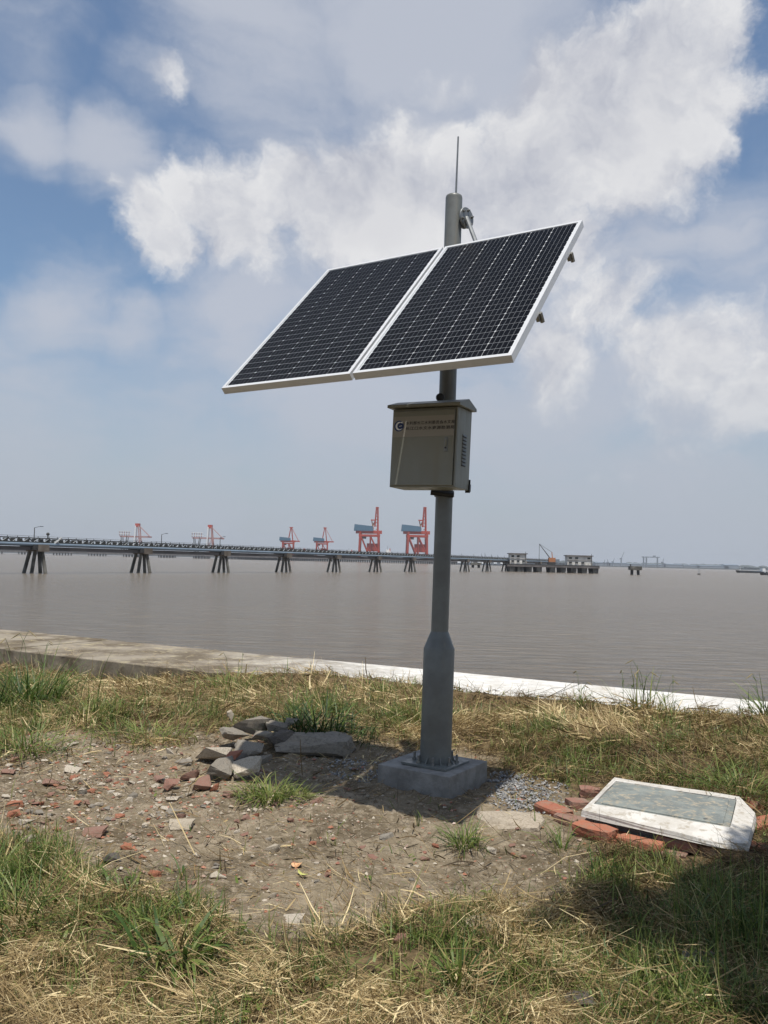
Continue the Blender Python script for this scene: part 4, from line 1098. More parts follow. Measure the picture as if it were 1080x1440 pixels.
S_(326, 1122, 32, 'flat', 'brickd', 'flat reddish chip at the foot of the green tuft', 'brick_piece', FG, lift=.2)
RG = 'larger rubble on the bare soil'
for a_ in (
 (130, 1177, 40, 'flat', 'brickd', 'largest flat pinkish brick piece lying alone on the soil', 'brick_piece'),
 (18, 1135, 26, 'flat', 'brick', 'bright orange brick piece at the left edge of view', 'brick_piece'),
 (16, 1149, 24, 'block', 'brick', 'orange brick lump in front of the bright one at the left edge', 'brick_piece'),
 (70, 1106, 30, 'flat', 'brickd', 'dark red brick piece on the left of the rubble field', 'brick_piece'),
 (70, 1117, 16, 'block', 'brickd', 'small brick lump touching the dark red piece', 'brick_piece'),
 (99, 1156, 17, 'block', 'brick', 'orange brick chip with a pale side, left of the flat pinkish piece', 'brick_piece'),
 (177, 1193, 18, 'block', 'brick', 'orange brick lump right of the flat pinkish piece', 'brick_piece'),
 (181, 1061, 13, 'block', 'brick', 'round orange brick pebble below the grass edge', 'brick_piece'),
 (155, 1056, 12, 'shard', 'brick', 'pinkish-orange chip by the grass edge', 'brick_piece'),
 (215, 1234, 25, 'block', 'brick', 'deep red brick lump at the edge of the straw', 'brick_piece'),
 (345, 1152, 15, 'block', 'brickd', 'square red brick end pressed into the soil', 'brick_piece'),
 (447, 1130, 26, 'flat', 'brickd', 'pinkish brick piece at the front edge of the shade', 'brick_piece'),
 (437, 1156, 9, 'block', 'brick', 'tiny upright red chip in the open soil', 'brick_piece'),
 (524, 1208, 19, 'shard', 'brickd', 'flat dull brick piece right of the open soil', 'brick_piece'),
 (462, 1227, 11, 'block', 'brick', 'small red chip near the yellow leaf', 'brick_piece'),
 (355, 1218, 10, 'block', 'brick', 'small red chip below the dark-sided stone', 'brick_piece'),
 (373, 1252, 16, 'shard', 'brickd', 'dark red chip behind the white stone', 'brick_piece'),
 (645, 1273, 19, 'block', 'brickd', 'dull brick lump behind the pale flat slab', 'brick_piece'),
 (563, 1325, 25, 'block', 'brickd', 'brick lump half hidden in the straw near the camera', 'brick_piece'),
 (613, 1192, 14, 'block', 'brick', 'small orange brick chip before the grass tuft by the plinth', 'brick_piece'),
 (733, 1123, 15, 'flat', 'brick', 'orange chip on the grey gravel', 'brick_piece'),
 (722, 1202, 8, 'block', 'brick', 'tiny orange chip below the cracked pale slab', 'brick_piece'),
 (268, 1244, 18, 'flat', 'brickd', 'pale pink brick chip right of the deep red lump', 'brick_piece'),
 (120, 1132, 14, 'block', 'brickd', 'dull brick chip behind the flat pinkish piece', 'brick_piece'),
 (168, 1150, 16, 'flat', 'brick', 'flat orange smear of brick in the rubble', 'brick_piece'),
 (152, 1100, 12, 'block', 'brickd', 'dusty brick crumb in the middle of the rubble', 'brick_piece'),
 (722, 1162, 100, 'slab', 'rock_tan', 'broad cracked pale slab flush in the soil right of the plinth', 'concrete_slab'),
 (683, 1306, 62, 'slab', 'rock_tan', 'rough pale slab behind the tall dark grass blades', 'concrete_slab'),
 (690, 1196, 20, 'block', 'rock_pale', 'pale stone between the tuft and the cracked slab', 'stone'),
 (253, 1166, 42, 'flat', 'rock_pale', 'layered pale stone with a dark hollow under it', 'stone'),
 (244, 1148, 30, 'flat', 'rock_grey', 'smooth grey stone behind the layered one', 'stone'),
 (379, 1198, 32, 'block', 'rock_pale', 'pale stone with a dark shaded front in the open soil', 'stone'),
 (411, 1302, 36, 'flat', 'rock_pale', 'bright white flat stone at the edge of the straw', 'stone'),
 (381, 1262, 17, 'block', 'rock_pale', 'white angular stone behind the flat white one', 'stone'),
 (236, 1266, 17, 'shard', 'rock_pale', 'small cream shard below the deep red brick lump', 'stone'),
 (306, 1236, 26, 'flat', 'rock_pale', 'crumbly pale patch of stone in the soil', 'stone'),
 (736, 1276, 17, 'block', 'rock_pale', 'pale pebble left of the tree shade, the upper of two', 'stone'),
 (737, 1293, 14, 'block', 'rock_pale', 'pale pebble left of the tree shade, the lower of two', 'stone'),
 (808, 1257, 15, 'block', 'rock_pale', 'round pale pebble on the rim of the tree shade', 'stone'),
 (678, 1217, 11, 'flat', 'rock_pale', 'small flat white pebble in open soil before the tuft', 'stone'),
 (648, 1227, 12, 'shard', 'rock_pale', 'thin pale shard in the open soil before the tuft', 'stone'),
 (585, 1220, 12, 'shard', 'rock_pale', 'white shell-like shard on a dry stalk', 'stone'),
 (35, 1158, 24, 'flat', 'rock_pale', 'broad pale stone near the left edge', 'stone'),
 (40, 1185, 26, 'flat', 'rock_pale', 'flat pale stone in front of the broad one near the left edge', 'stone'),
 (155, 1212, 36, 'block', 'rock_dark', 'dark clod-like stone at the straw edge', 'stone'),
 (138, 1136, 18, 'flat', 'rock_pale', 'pale stone left of the layered one', 'stone'),
 (152, 1154, 14, 'flat', 'rock_grey', 'small grey flat stone left of the layered one', 'stone'),
 (213, 1149, 16, 'block', 'rock_pale', 'pale lump directly left of the smooth grey stone', 'stone'),
 (220, 1137, 14, 'flat', 'rock_pale', 'cream chip behind the pale lump', 'stone'),
 (100, 1050, 22, 'shard', 'rock_pale', 'thin pale shard along the grass edge', 'stone'),
 (32, 1130, 12, 'block', 'rock_pale', 'white pebble beside the bright orange brick', 'stone'),
 (10, 1088, 22, 'flat', 'brickd', 'dull flat piece at the far left below the grass', 'brick_piece'),
 (100, 1086, 26, 'flat', 'rock_pale', 'buff flat stone under the grass edge', 'stone'),
 (275, 1203, 12, 'flat', 'rock_pale', 'pale chip in the soil left of the dark-fronted stone', 'stone'),
 (545, 1180, 26, 'flat', 'rock_grey', 'low soil-coloured stone in the middle of the open soil', 'stone'),
 (820, 1420, 50, 'block', 'rock_dark', 'brown rounded stone in the straw at the bottom edge', 'stone'),
 (884, 1392, 34, 'flat', 'rock_pale', 'pale stone in the grass in front of the tree shade', 'stone'),
 (830, 1372, 24, 'shard', 'rock_pale', 'buff shard in the grass left of the grey tile', 'stone'),
 (862, 1338, 20, 'block', 'rock_grey', 'round grey stone on the rim of the tree shade', 'stone'),
 (1040, 1237, 16, 'flat', 'rock_pale', 'pale stone in the shade near the bricks', 'stone'),
 (265, 1430, 30, 'block', 'rock_pale', 'pale stump-like stone in the straw at the bottom edge', 'stone'),
):
    S_(*a_[:6], name=a_[6], group=RG, lift=-.02 if a_[3] == 'slab' else .14, tilt=(2, 1) if a_[3] == 'slab' else None)
# grey tile in the tree shade
p_ = G(982, 1356)
tile = obj('tile', MB().add([(-.078, -.03, 0), (.06, -.045, 0), (.075, .03, 0), (-.05, .04, 0), (-.078, -.03, .011), (.06, -.045, .011), (.075, .03, .011), (-.05, .04, .011)],
   [(3, 2, 1, 0), (4, 5, 6, 7), (0, 1, 5, 4), (1, 2, 6, 5), (2, 3, 7, 6), (3, 0, 4, 7)]), M['plinth'], None, M=Matrix.Translation(p_ + Vector((0, 0, .022))) @ Matrix.Rotation(R(8), 4, 'X'))
tag(tile, 'flat pale grey tile piece lying in the tree shade', 'tile')
# smaller pieces that can still be told apart, scattered where the photograph has them densest
lab = {'rock_pale': 'small pale stone chip among the rubble', 'rock_grey': 'small grey-brown stone chip among the rubble', 'brick': 'small orange brick chip among the rubble', 'brickd': 'small dull red brick chip among the rubble'}
cnt = 0
while cnt < 235:
    px = rng.uniform(0, 560) if rng.random() < .8 else rng.uniform(420, 800); py = rng.uniform(1045, 1260)
    dens = math.exp(-((px - 110) / 200) ** 2 - ((py - 1110) / 60) ** 2) + .10
    if rng.random() > dens: continue
    g_ = at_z(px, py, 0)
    if dirt_soft(np.array([g_.x]), np.array([g_.y]))[0] < .6: continue
    if 520 < px < 700 and py < 1130: continue
    mt = rng.choice(['rock_pale', 'rock_grey', 'brick', 'brickd'], p=[.32, .22, .17, .29])
    S_(px, py, rng.uniform(7, 15), rng.choice(['flat', 'block', 'shard']), mt, lab[mt], 'brick_piece' if mt.startswith('brick') else 'stone', 'small rubble chips on the bare soil'); cnt += 1

# litter
p_ = at_z(276, 941, SZ)
sh_ = MB(); gN = 7
vs = [(i / gN * .42 - .21, j / gN * .22 - .11, .012 + .05 * float(vn(np.array([i * .9]), np.array([j * .9]), 3)[0])) for i in range(gN + 1) for j in range(gN + 1)]
fs = [(i * (gN + 1) + j, (i + 1) * (gN + 1) + j, (i + 1) * (gN + 1) + j + 1, i * (gN + 1) + j + 1) for i in range(gN) for j in range(gN)]
M['bag'] = mat('white_film', (.8, .81, .83), .4)
o_ = obj('plastic_sheet', MB().add(vs, fs), M['bag'], None, smooth=True, loc=G(276, 946) + Vector((0, 0, .05))); o_.modifiers.new('s', 'SOLIDIFY').thickness = .002
tag(o_, 'crumpled white plastic sheet lying by the sea wall', 'litter')
o_ = obj('plastic_sheet', MB().add([(v[0] * .8, v[1] * .5, v[2] * .6) for v in vs], fs), M['bag'], None, smooth=True, loc=G(350, 950) + Vector((0, 0, .04))); o_.modifiers.new('s', 'SOLIDIFY').thickness = .002
tag(o_, 'smaller white scrap of plastic right of the crumpled sheet', 'litter')
M['leafy'] = mat('yellow_leaf', (.42, .42, .12), .6); M['leafo'] = mat('orange_leaf', (.62, .33, .16), .6)
for (px, py, mt, lb) in ((425, 1233, 'leafy', 'small yellow-green fallen leaf on the open soil'), (418, 1220, 'leafo', 'small orange-buff leaf curled behind the yellow one')):
    p_ = G(px, py)
    pts = [(.030 * math.cos(t_), .019 * math.sin(t_), .006 + .007 * math.cos(2 * t_)) for t_ in [2 * math.pi * i / 12 for i in range(12)]]
    o_ = obj('leaf', MB().add(pts + [(0, 0, .004)], [(i, (i + 1) % 12, 12) for i in range(12)]), M[mt], None, loc=p_ + Vector((0, 0, .012))); o_.rotation_euler = (.3, -.2, rng.uniform(0, 6)); tag(o_, lb, 'leaf')

# gravel and crumbs nobody could count
def scatter_crumbs(name, P, size, tone, material, flat_=.6):
    n = len(P); base = np.array([(1, 0, 0), (0, 1, 0), (-1, 0, 0), (0, -1, 0), (0, 0, 1), (0, 0, -1)], float)
    fac = np.array([(0, 1, 4), (1, 2, 4), (2, 3, 4), (3, 0, 4), (1, 0, 5), (2, 1, 5), (3, 2, 5), (0, 3, 5)])
    V = base[None] * (rng.uniform(.55, 1.1, (n, 6, 1))) * size[:, None, None]
    V = V + rng.normal(size=(n, 6, 3)) * size[:, None, None] * .16
    V[:, :, 2] *= flat_
    a_ = rng.uniform(0, 6.28, n); c_, s_ = np.cos(a_)[:, None], np.sin(a_)[:, None]
    x_ = V[:, :, 0] * c_ - V[:, :, 1] * s_; y_ = V[:, :, 0] * s_ + V[:, :, 1] * c_
    V = np.stack([x_, y_, V[:, :, 2]], -1) + P[:, None, :]
    Fc = (fac[None] + (np.arange(n) * 6)[:, None, None]).reshape(-1, 3)
    me_ = np_mesh(name, V.reshape(-1, 3), Fc, 3, {'tone': np.repeat(tone, 6)})
    return tag(obj(name, me_, material), kind='stuff')
M['crumb'] = attr_mat('crumbs', [(0, (.17, .135, .10)), (.35, (.26, .21, .155)), (.50, (.36, .31, .24)), (.66, (.50, .44, .35)), (.72, (.27, .13, .095)), (.88, (.33, .15, .095)), (.95, (.36, .16, .10)), (1, (.58, .53, .46))], .95, 0, .15)
n = 130000
x = rng.uniform(-5.5, 4.2, n); y = rng.uniform(2.2, 8.6, n); d_ = dirt_soft(x, y); px, py = to_px(x, y, x * 0)
dn = (.22 + .95 * np.exp(-((px - 130) / 260) ** 2 - ((py - 1110) / 75) ** 2)) * np.clip(d_, 0, 1) * (fbm(x * 2, y * 2, 3, 3) * 1.5)
k = rng.random(n) < dn; x, y = x[k], y[k]
sz = .0026 + .017 * rng.random(len(x)) ** 5
scatter_crumbs('gravel', np.stack([x, y, gza(x, y) + sz * .2], -1), sz, rng.random(len(x)) ** .9, M['crumb'])
M['clod'] = attr_mat('soil_clod', [(0, (.13, .098, .068)), (.5, (.21, .165, .118)), (.85, (.30, .25, .185)), (1, (.38, .32, .25))], .97, 0, .1)
n = 22000
x = rng.uniform(-5.5, 4.2, n); y = rng.uniform(2.2, 8.6, n); d_ = dirt_soft(x, y); px, py = to_px(x, y, x * 0)
dn = (.16 + .8 * np.exp(-((px - 150) / 260) ** 2 - ((py - 1120) / 80) ** 2)) * np.clip(d_, 0, 1) * np.clip(3 * (fbm(x * 3, y * 3, 3, 1) - .3), 0, 1)
k = rng.random(len(x)) < dn; x, y = x[k], y[k]; sz = .006 + .022 * rng.random(len(x)) ** 3
scatter_crumbs('soil_clods', np.stack([x, y, gza(x, y)], -1), sz, rng.random(len(x)), M['clod'])
M['grit'] = attr_mat('grey_gravel', [(0, (.13, .13, .13)), (.5, (.24, .24, .24)), (1, (.40, .39, .37))], .9, 0, .2)
def blob_pts(px, py, rx, ry, n):
    out = []
    for _ in range(n):
        a_ = rng.uniform(0, 6.28); r_ = math.sqrt(rng.random()); q_ = at_z(px + rx * r_ * math.cos(a_), py + ry * r_ * math.sin(a_), 0); out.append((q_.x, q_.y))
    return np.array(out)
q_ = np.vstack([blob_pts(738, 1118, 40, 24, 620), blob_pts(712, 1098, 30, 9, 250), blob_pts(745, 1128, 60, 34, 350), blob_pts(500, 1088, 40, 16, 250)])
sz = rng.uniform(.006, .014, len(q_))
scatter_crumbs('grey_gravel', np.stack([q_[:, 0], q_[:, 1], gza(q_[:, 0], q_[:, 1]) + rng.uniform(0, .015, len(q_))], -1), sz, rng.random(len(q_)), M['grit'], .8)

# ================================================================== GRASS
def blades(P, yaw, el, length, width, bend, tone, nseg=2, roll=None, taper=.15):
    """numpy ribbons: start P, heading yaw, starting elevation el, bending down by bend over their length"""
    n = len(P); seg = nseg
    pts = [P.copy()]; cur = P.copy()
    for i in range(seg):
        th = el - bend * (i + .5) / seg
        ya = yaw + (roll * .35 * (i / seg) if roll is not None else 0)
        stp = np.stack([np.cos(th) * np.cos(ya), np.cos(th) * np.sin(ya), np.sin(th)], -1) * (length / seg)[:, None]
        cur = cur + stp; pts.append(cur.copy())
    r_ = roll if roll is not None else np.zeros(n)
    side = np.stack([-np.sin(yaw) * np.cos(r_), np.cos(yaw) * np.cos(r_), np.sin(r_)], -1)
    rows = []
    for i, p_ in enumerate(pts):
        t_ = i / seg; w = width * (1 - (1 - taper) * t_ ** 2.2) * (.75 + .5 * min(t_ * 3, .5) * 2 * .5)
        rows += [p_ - side * w[:, None] * .5, p_ + side * w[:, None] * .5]
    V = np.stack(rows, 1).reshape(-1, 3); m2 = 2 * (seg + 1)
    f = np.array([(2 * i, 2 * i + 1, 2 * i + 3, 2 * i + 2) for i in range(seg)])
    Fc = (f[None] + (np.arange(n) * m2)[:, None, None]).reshape(-1, 4)
    tn = np.repeat(tone, m2)
    return V, Fc, tn
def join(parts):
    o_ = 0; Vs = []; Fs = []; Ts = []
    for V, F_, t_ in parts: Vs.append(V); Fs.append(F_ + o_); Ts.append(t_); o_ += len(V)
    return np.vstack(Vs), np.vstack(Fs), np.concatenate(Ts)
M['straw'] = attr_mat('dry_straw', [(0, (.05, .032, .014)), (.22, (.13, .085, .036)), (.5, (.25, .172, .075)), (.8, (.47, .35, .165)), (1, (.76, .62, .35))], .62, .2, .35)
M['grass'] = attr_mat('green_grass', [(0, (.016, .034, .009)), (.3, (.048, .090, .018)), (.6, (.125, .175, .034)), (.85, (.24, .255, .07)), (1, (.34, .32, .14))], .5, .32, .35)

def keep_clear(x, y):
    """no stalk grows through the plinth, the cover or the pole"""
    c_, s_ = math.cos(R(33)), math.sin(R(33)); dx, dy = x - .388, y - 5.995
    a_ = np.abs(dx * c_ - dy * s_) < .33; b_ = np.abs(dx * s_ + dy * c_) < .33
    ok = ~(a_ & b_)
    poly = [(v.x, v.y) for v in outer]
    px, py = to_px(x, y, x * 0)
    lip = (px > 812) & (px < 1075) & (py > 1150 + (px - 812) * .16) & (py < 1192 + (px - 812) * .15)
    return ok & ~inpoly(x, y, poly) & ~(lip & (rng.random(len(x)) < .93))
def candidates(n, x0, x1, y0, y1):
    x = rng.uniform(x0, x1, n); y = rng.uniform(y0, y1, n)
    s_ = wall_s(x, y)
    left = sstep(-1.0, -4.0, x)
    ov = .66 * sstep(-3.2, -.3, x) + (fbm(x * 1.3, y * 1.3, 3, 4) - .5) * 1.5 * sstep(-4, -1, x)
    edge = np.where(s_ < 0, (s_ > -(ov - rng.random(n) * .25)) & (left < .6), True)
    k = (np.abs(x) < y * .60 + .9) & edge & keep_clear(x, y)
    return x[k], y[k]
GREEN = [(-60, 1260, 190, 70, .8), (60, 1230, 90, 50, .6), (255, 1310, 100, 45, .45), (150, 1290, 90, 40, .25), (650, 1345, 60, 55, .42), (770, 1370, 110, 60, .42), (940, 1400, 150, 60, .6), (1000, 1300, 160, 60, .55), (880, 1250, 110, 28, .35),
         (1120, 1350, 150, 130, .7), (60, 1020, 120, 26, .5), (180, 1010, 130, 30, .42), (30, 965, 60, 30, .8), (330, 1005, 120, 30, .55), (440, 1015, 80, 26, .8), (540, 1010, 70, 30, .5), (900, 1075, 160, 30, .5), (1040, 1080, 90, 36, .6), (760, 1045, 60, 30, .4),
         (1000, 1030, 120, 14, .3), (100, 950, 90, 14, .55), (300, 945, 90, 10, .4), (-150, 1000, 200, 60, .7), (1250, 1150, 160, 140, .6), (585, 985, 50, 16, .35), (430, 1380, 60, 30, .25)]
def greenness(x, y):
    px, py = to_px(x, y, x * 0)
    g_ = 0
    for a_, b_, rx, ry, w in GREEN: g_ = np.maximum(g_, w * np.exp(-((px - a_) / rx) ** 2 - ((py - b_) / ry) ** 2))
    return np.clip(g_ * (.35 + 1.3 * fbm(x * 2.1, y * 2.1, 3, 1)) + .9 * np.clip(fbm(x * 2.6, y * 2.6, 3, 5) - .40, 0, 1) + .10 + .12 * (py > 1240), 0, 1)
parts = []
for n, y0, y1, dens_len in ((380000, 2.0, 4.6, 1.0), (380000, 4.6, 8.2, 1.2), (220000, 8.2, 13.5, 1.5)):
    xm = y1 * .62 + 1
    x, y = candidates(n, -xm, xm, y0, y1)
    d_ = dirt_soft(x, y); gr = greenness(x, y)
    thick = fbm(x * 2.6, y * 2.6, 4, 6, .6); clump = fbm(x * 5.5, y * 5.5, 4, 7, .6)
    pr = (1 - d_) * np.clip(1.15 - .35 * gr, 0, 1) * np.clip(3.6 * (clump - .36), .04, 1)
    pr = np.maximum(pr, .05 * (d_ > 0))
    k = rng.random(len(x)) < pr; x, y, d_, gr, thick, clump = (v[k] for v in (x, y, d_, gr, thick, clump)); n_ = len(x)
    z = gza(x, y) + rng.random(n_) ** 1.3 * (.008 + .26 * np.clip(thick - .40, 0, 1) + .10 * np.clip(clump - .45, 0, 1)) * (1 - .8 * d_)
    # swirl direction field so the cut stems lie in swathes
    yaw = fbm(x * 1.1, y * 1.1, 3, 2) * 9 + rng.normal(0, .85, n_)
    el = rng.normal(.18, .36, n_); ln = rng.gamma(2.6, .034, n_) * dens_len; ln = np.clip(ln, .025, .36)
    w = (.0006 + .00036 * y) * np.where(rng.random(n_) < .14, rng.uniform(2, 4.5, n_), rng.uniform(.6, 1.5, n_))
    tn = np.clip(rng.beta(1.5, 1.9, n_) * 1.0 + 1.2 * (clump - .50) + .35 * (fbm(x * .9, y * .9, 2, 3) - .5) * 2, 0, 1)
    parts.append(blades(np.stack([x, y, z], -1), yaw, el, ln, w, rng.normal(.25, .45, n_), tn, 2, rng.uniform(-1.2, 1.2, n_), .4))
# short standing stubble
x, y = candidates(60000, -7, 6.5, 2.0, 12.5); d_ = dirt_soft(x, y); k = rng.random(len(x)) < (1 - d_) * .6; x, y = x[k], y[k]; n_ = len(x)
parts.append(blades(np.stack([x, y, gza(x, y)], -1), rng.uniform(0, 6.28, n_), rng.normal(1.15, .3, n_), rng.gamma(3, .022, n_), (.0011 + .0003 * y), rng.normal(.3, .5, n_), rng.beta(2, 2, n_), 2, rng.uniform(-.8, .8, n_), .5))
n = 5200; aa = rng.uniform(-6, 16, n); oo = WW * rng.random(n) ** 1.7; x = wf0.x + wd.x * aa + wn_.x * oo; y = wf0.y + wd.y * aa + wn_.y * oo
k = (fbm(x * 1.5, y * 1.5, 3, 2) > .50) & ((x < .2) | (rng.random(n) < .12)); x, y = x[k], y[k]; n_ = len(x)
parts.append(blades(np.stack([x, y, np.full(n_, SZ + .012)], -1), rng.uniform(0, 6.28, n_), rng.normal(.03, .06, n_), rng.gamma(2.6, .045, n_), .0045 * rng.uniform(.6, 1.4, n_), rng.normal(.05, .05, n_), rng.beta(2, 1.6, n_), 2, rng.uniform(-.3, .3, n_), .4))
V, F_, T_ = join(parts)
tag(obj('dry_grass', np_mesh('dry_grass', V, F_, 4, {'tone': T_}), M['straw']), kind='stuff')
parts = []
for n, y0, y1 in ((220000, 2.0, 4.6), (220000, 4.6, 8.2), (120000, 8.2, 13.0)):
    xm = y1 * .62 + 1
    x, y = candidates(n, -xm, xm, y0, y1); d_ = dirt_soft(x, y); gr = greenness(x, y); cl = fbm(x * 6, y * 6, 3, 4, .6)
    k = rng.random(len(x)) < (1 - .97 * d_) * gr * np.clip(3.2 * (cl - .30), 0, 1) * .9
    x, y, gr, cl = x[k], y[k], gr[k], cl[k]; n_ = len(x)
    ln = rng.gamma(4, .020, n_) * (.6 + .9 * gr) * np.where(y > 8, 1.25, 1)
    parts.append(blades(np.stack([x, y, gza(x, y) + .002], -1), rng.uniform(0, 6.28, n_), rng.normal(1.15, .30, n_), ln, (.0024 + .00042 * y) * rng.uniform(.5, 1.7, n_), rng.normal(.9, .6, n_), np.clip(rng.normal(.55, .22, n_), 0, 1), 3, rng.uniform(-.5, .5, n_), .12))
V, F_, T_ = join(parts)
tag(obj('green_grass', np_mesh('green_grass', V, F_, 4, {'tone': T_}), M['grass']), kind='stuff')

# little broad-leaved weeds low in the grass
x, y = candidates(22000, -6, 6, 2.1, 9); d_ = dirt_soft(x, y); gr = greenness(x, y); k = rng.random(len(x)) < gr * (1 - d_ * .9) * .35; x, y = x[k], y[k]
x = np.repeat(x, 4) + rng.normal(0, .012, len(x) * 4); y = np.repeat(y, 4) + rng.normal(0, .012, len(x)); n_ = len(x)
V, F_, T_ = blades(np.stack([x, y, gza(x, y) + rng.uniform(.005, .05, n_)], -1), rng.uniform(0, 6.28, n_), rng.normal(.4, .3, n_), rng.uniform(.018, .045, n_), rng.uniform(.008, .018, n_), rng.uniform(.3, 1, n_), np.clip(rng.normal(.6, .15, n_), 0, 1), 3, rng.uniform(-.4, .4, n_), .1)
tag(obj('weed_leaves', np_mesh('weed_leaves', V, F_, 4, {'tone': T_}), M['grass']), kind='stuff')

def tuft(px, py, hpx, n, label, spread=.06, w=.006, tone=.45, bend=1.0, el=1.2, name='grass_tuft', group=None, heads=0, leafn=0, dry=.12, wide=1.0):
    p_ = G(px, py)
    if p_.z < -.3 or wall_s(np.array([p_.x]), np.array([p_.y]))[0] < 0:
        p_ = at_z(px, py, SZ + .02)
    h = hpx / FPX * p_.length; w *= 1.2; h *= .72 if py > 1150 else (1.0 if heads else .86); tone += .02; bend += .35
    bx_, by_ = rng.normal(0, spread, n), rng.normal(0, spread, n)
    Pn = np.stack([bx_, by_, np.zeros(n) - .005], -1)
    yaw = np.arctan2(by_, bx_) + rng.normal(0, .7, n)
    ln = h * rng.uniform(.55, 1.2, n)
    V, F_, T_ = blades(Pn, yaw, np.clip(rng.normal(el, .22, n), .3, 1.5), ln, w * rng.uniform(.6, 1.4, n), rng.normal(bend, .45, n) * wide, np.clip(rng.normal(tone, .15, n), 0, 1), 5, rng.uniform(-.5, .5, n), .06)
    t = thing(name, label, 'grass', (p_.x, p_.y, p_.z), group=group)
    obj('blade_cluster', np_mesh('blade_cluster', V, F_, 4, {'tone': T_}), M['grass'], t)['kind'] = 'stuff'
    nd = max(3, int(n * dry))
    Pd = np.stack([rng.normal(0, spread, nd), rng.normal(0, spread, nd), np.zeros(nd)], -1)
    V, F_, T_ = blades(Pd, rng.uniform(0, 6.28, nd), rng.normal(1.0, .35, nd), h * rng.uniform(.4, 1.0, nd), w * .5 * np.ones(nd), rng.normal(.8, .5, nd), rng.beta(3, 1.6, nd), 3, rng.uniform(-.5, .5, nd), .4)
    obj('dry_stalks', np_mesh('dry_stalks', V, F_, 4, {'tone': T_}), M['straw'], t)['kind'] = 'stuff'
    for i in range(heads):
        bx0, by0 = rng.normal(0, spread * .8), rng.normal(0, spread * .8); hh_ = h * rng.uniform(.8, 1.25); a_ = rng.uniform(0, 6.28); dx, dy = math.cos(a_), math.sin(a_)
        pt = [Vector((bx0 + dx * hh_ * k_ * .5, by0 + dy * hh_ * k_ * .5, hh_ * q_)) for q_, k_ in ((0, 0), (.5, .08), (.85, .22), (1, .40))]
        mb_ = MB()
        for a__, b__ in zip(pt[:-1], pt[1:]): mb_.tube(a__, b__, .0022, .0018, 5)
        st_ = obj('stalk', mb_, M['gsolid'], t)
        e_ = pt[-1]; dr = Vector((dx * .8, dy * .8, -.5)).normalized()
        mb_ = MB().tube(e_, e_ + dr * h * .10, .003, .006, 6).tube(e_ + dr * h * .10, e_ + dr * h * .20, .006, .001, 6)
        obj('seed_head', mb_, M['seed'], st_)
        if leafn:
            m_ = leafn; base = np.array([tuple(pt[1].lerp(pt[2], rng.random() * 1.2 - .2)) for _ in range(m_)])
            V, F_, T_ = blades(base, rng.uniform(0, 6.28, m_), rng.normal(.7, .2, m_), h * rng.uniform(.25, .45, m_), .010 * np.ones(m_), rng.uniform(.8, 1.8, m_), np.clip(rng.normal(.45, .12, m_), 0, 1), 4, rng.uniform(-.3, .3, m_), .06)
            me_ = np_mesh('leaf', V, F_, 4, {'tone': T_}); me_.materials.append(M['grass']); lf = bpy.data.objects.new('leaf', me_); col.objects.link(lf); lf.parent = st_
            lf['kind'] = 'stuff'
    return t
M['gsolid'] = mat('green_stalk', (.08, .12, .035), .6); M['seed'] = mat('seed_head', (.24, .19, .09), .8)
TG = 'grass clumps standing on the bank'
tuft(38, 992, 78, 240, 'tall dense dark green grass clump by the sea wall at the left edge', .20, .010, .38, .9, 1.25, group=TG, heads=3)
tuft(-40, 1005, 70, 180, 'grass clump half out of view at the far left', .2, .010, .4, .9, 1.2, group=TG)
tuft(445, 1030, 66, 230, 'dark leafy grass clump in the shade behind the rubble heap', .17, .010, .22, .9, 1.1, group=TG, heads=3, leafn=3)
tuft(492, 1042, 36, 120, 'low dark grass clump between the rubble heap and the plinth', .14, .008, .25, .8, 1.1, group=TG)
tuft(378, 1124, 52, 240, 'bright green tuft in front of the rubble heap', .085, .0058, .66, 1.1, 1.1, group=TG, dry=.05)
tuft(415, 1122, 34, 110, 'short bright tuft running right from the one before the heap', .07, .005, .62, 1.1, 1.0, group=TG, dry=.05)
tuft(652, 1190, 62, 110, 'green tuft in front of the plinth corner', .042, .0050, .55, .9, 1.2, group=TG)
tuft(586, 1160, 34, 7, 'two thin upright shoots in the soil before the plinth', .02, .006, .4, .3, 1.4, group=TG)
tuft(255, 1352, 112, 100, 'broad-bladed green tuft nearest the left foreground', .06, .0135, .50, 1.2, 1.05, group=TG, leafn=0)
tuft(348, 1392, 74, 16, 'pair of broad arching leaves right of the foreground tuft', .03, .012, .48, 1.7, 1.0, group=TG)
tuft(210, 1300, 56, 70, 'medium green tuft left of the broad-bladed one', .06, .007, .6, 1.1, 1.1, group=TG)
tuft(20, 1300, 110, 170, 'thick grass clump in the left foreground corner of the soil', .13, .006, .45, 1.0, 1.1, group=TG)
tuft(-40, 1250, 100, 160, 'grass clump cut off by the left edge in the foreground', .12, .006, .5, 1.0, 1.1, group=TG)
tuft(645, 1392, 92, 40, 'tall dark blades rising before the rough pale slab', .022, .0095, .38, .45, 1.35, group=TG)
tuft(600, 1380, 60, 90, 'fine olive grass left of the tall dark blades', .07, .0045, .72, 1.0, 1.1, group=TG)
tuft(770, 1385, 76, 150, 'loose olive tuft between the pale slab and the tree shade', .075, .0048, .62, 1.2, 1.1, group=TG)
tuft(820, 1320, 56, 120, 'dark tuft on the left rim of the tree shade', .07, .007, .42, 1.1, 1.1, group=TG)
tuft(850, 1258, 34, 80, 'light green tuft behind the tree shade', .08, .0045, .66, 1.0, 1.1, group=TG)
tuft(790, 1195, 70, 34, 'sparse weed tuft between the cracked slab and the bricks', .05, .0055, .55, .8, 1.2, group=TG)
tuft(985, 1400, 66, 150, 'bright grass tuft in front of the grey tile', .10, .0052, .68, .9, 1.15, group=TG)
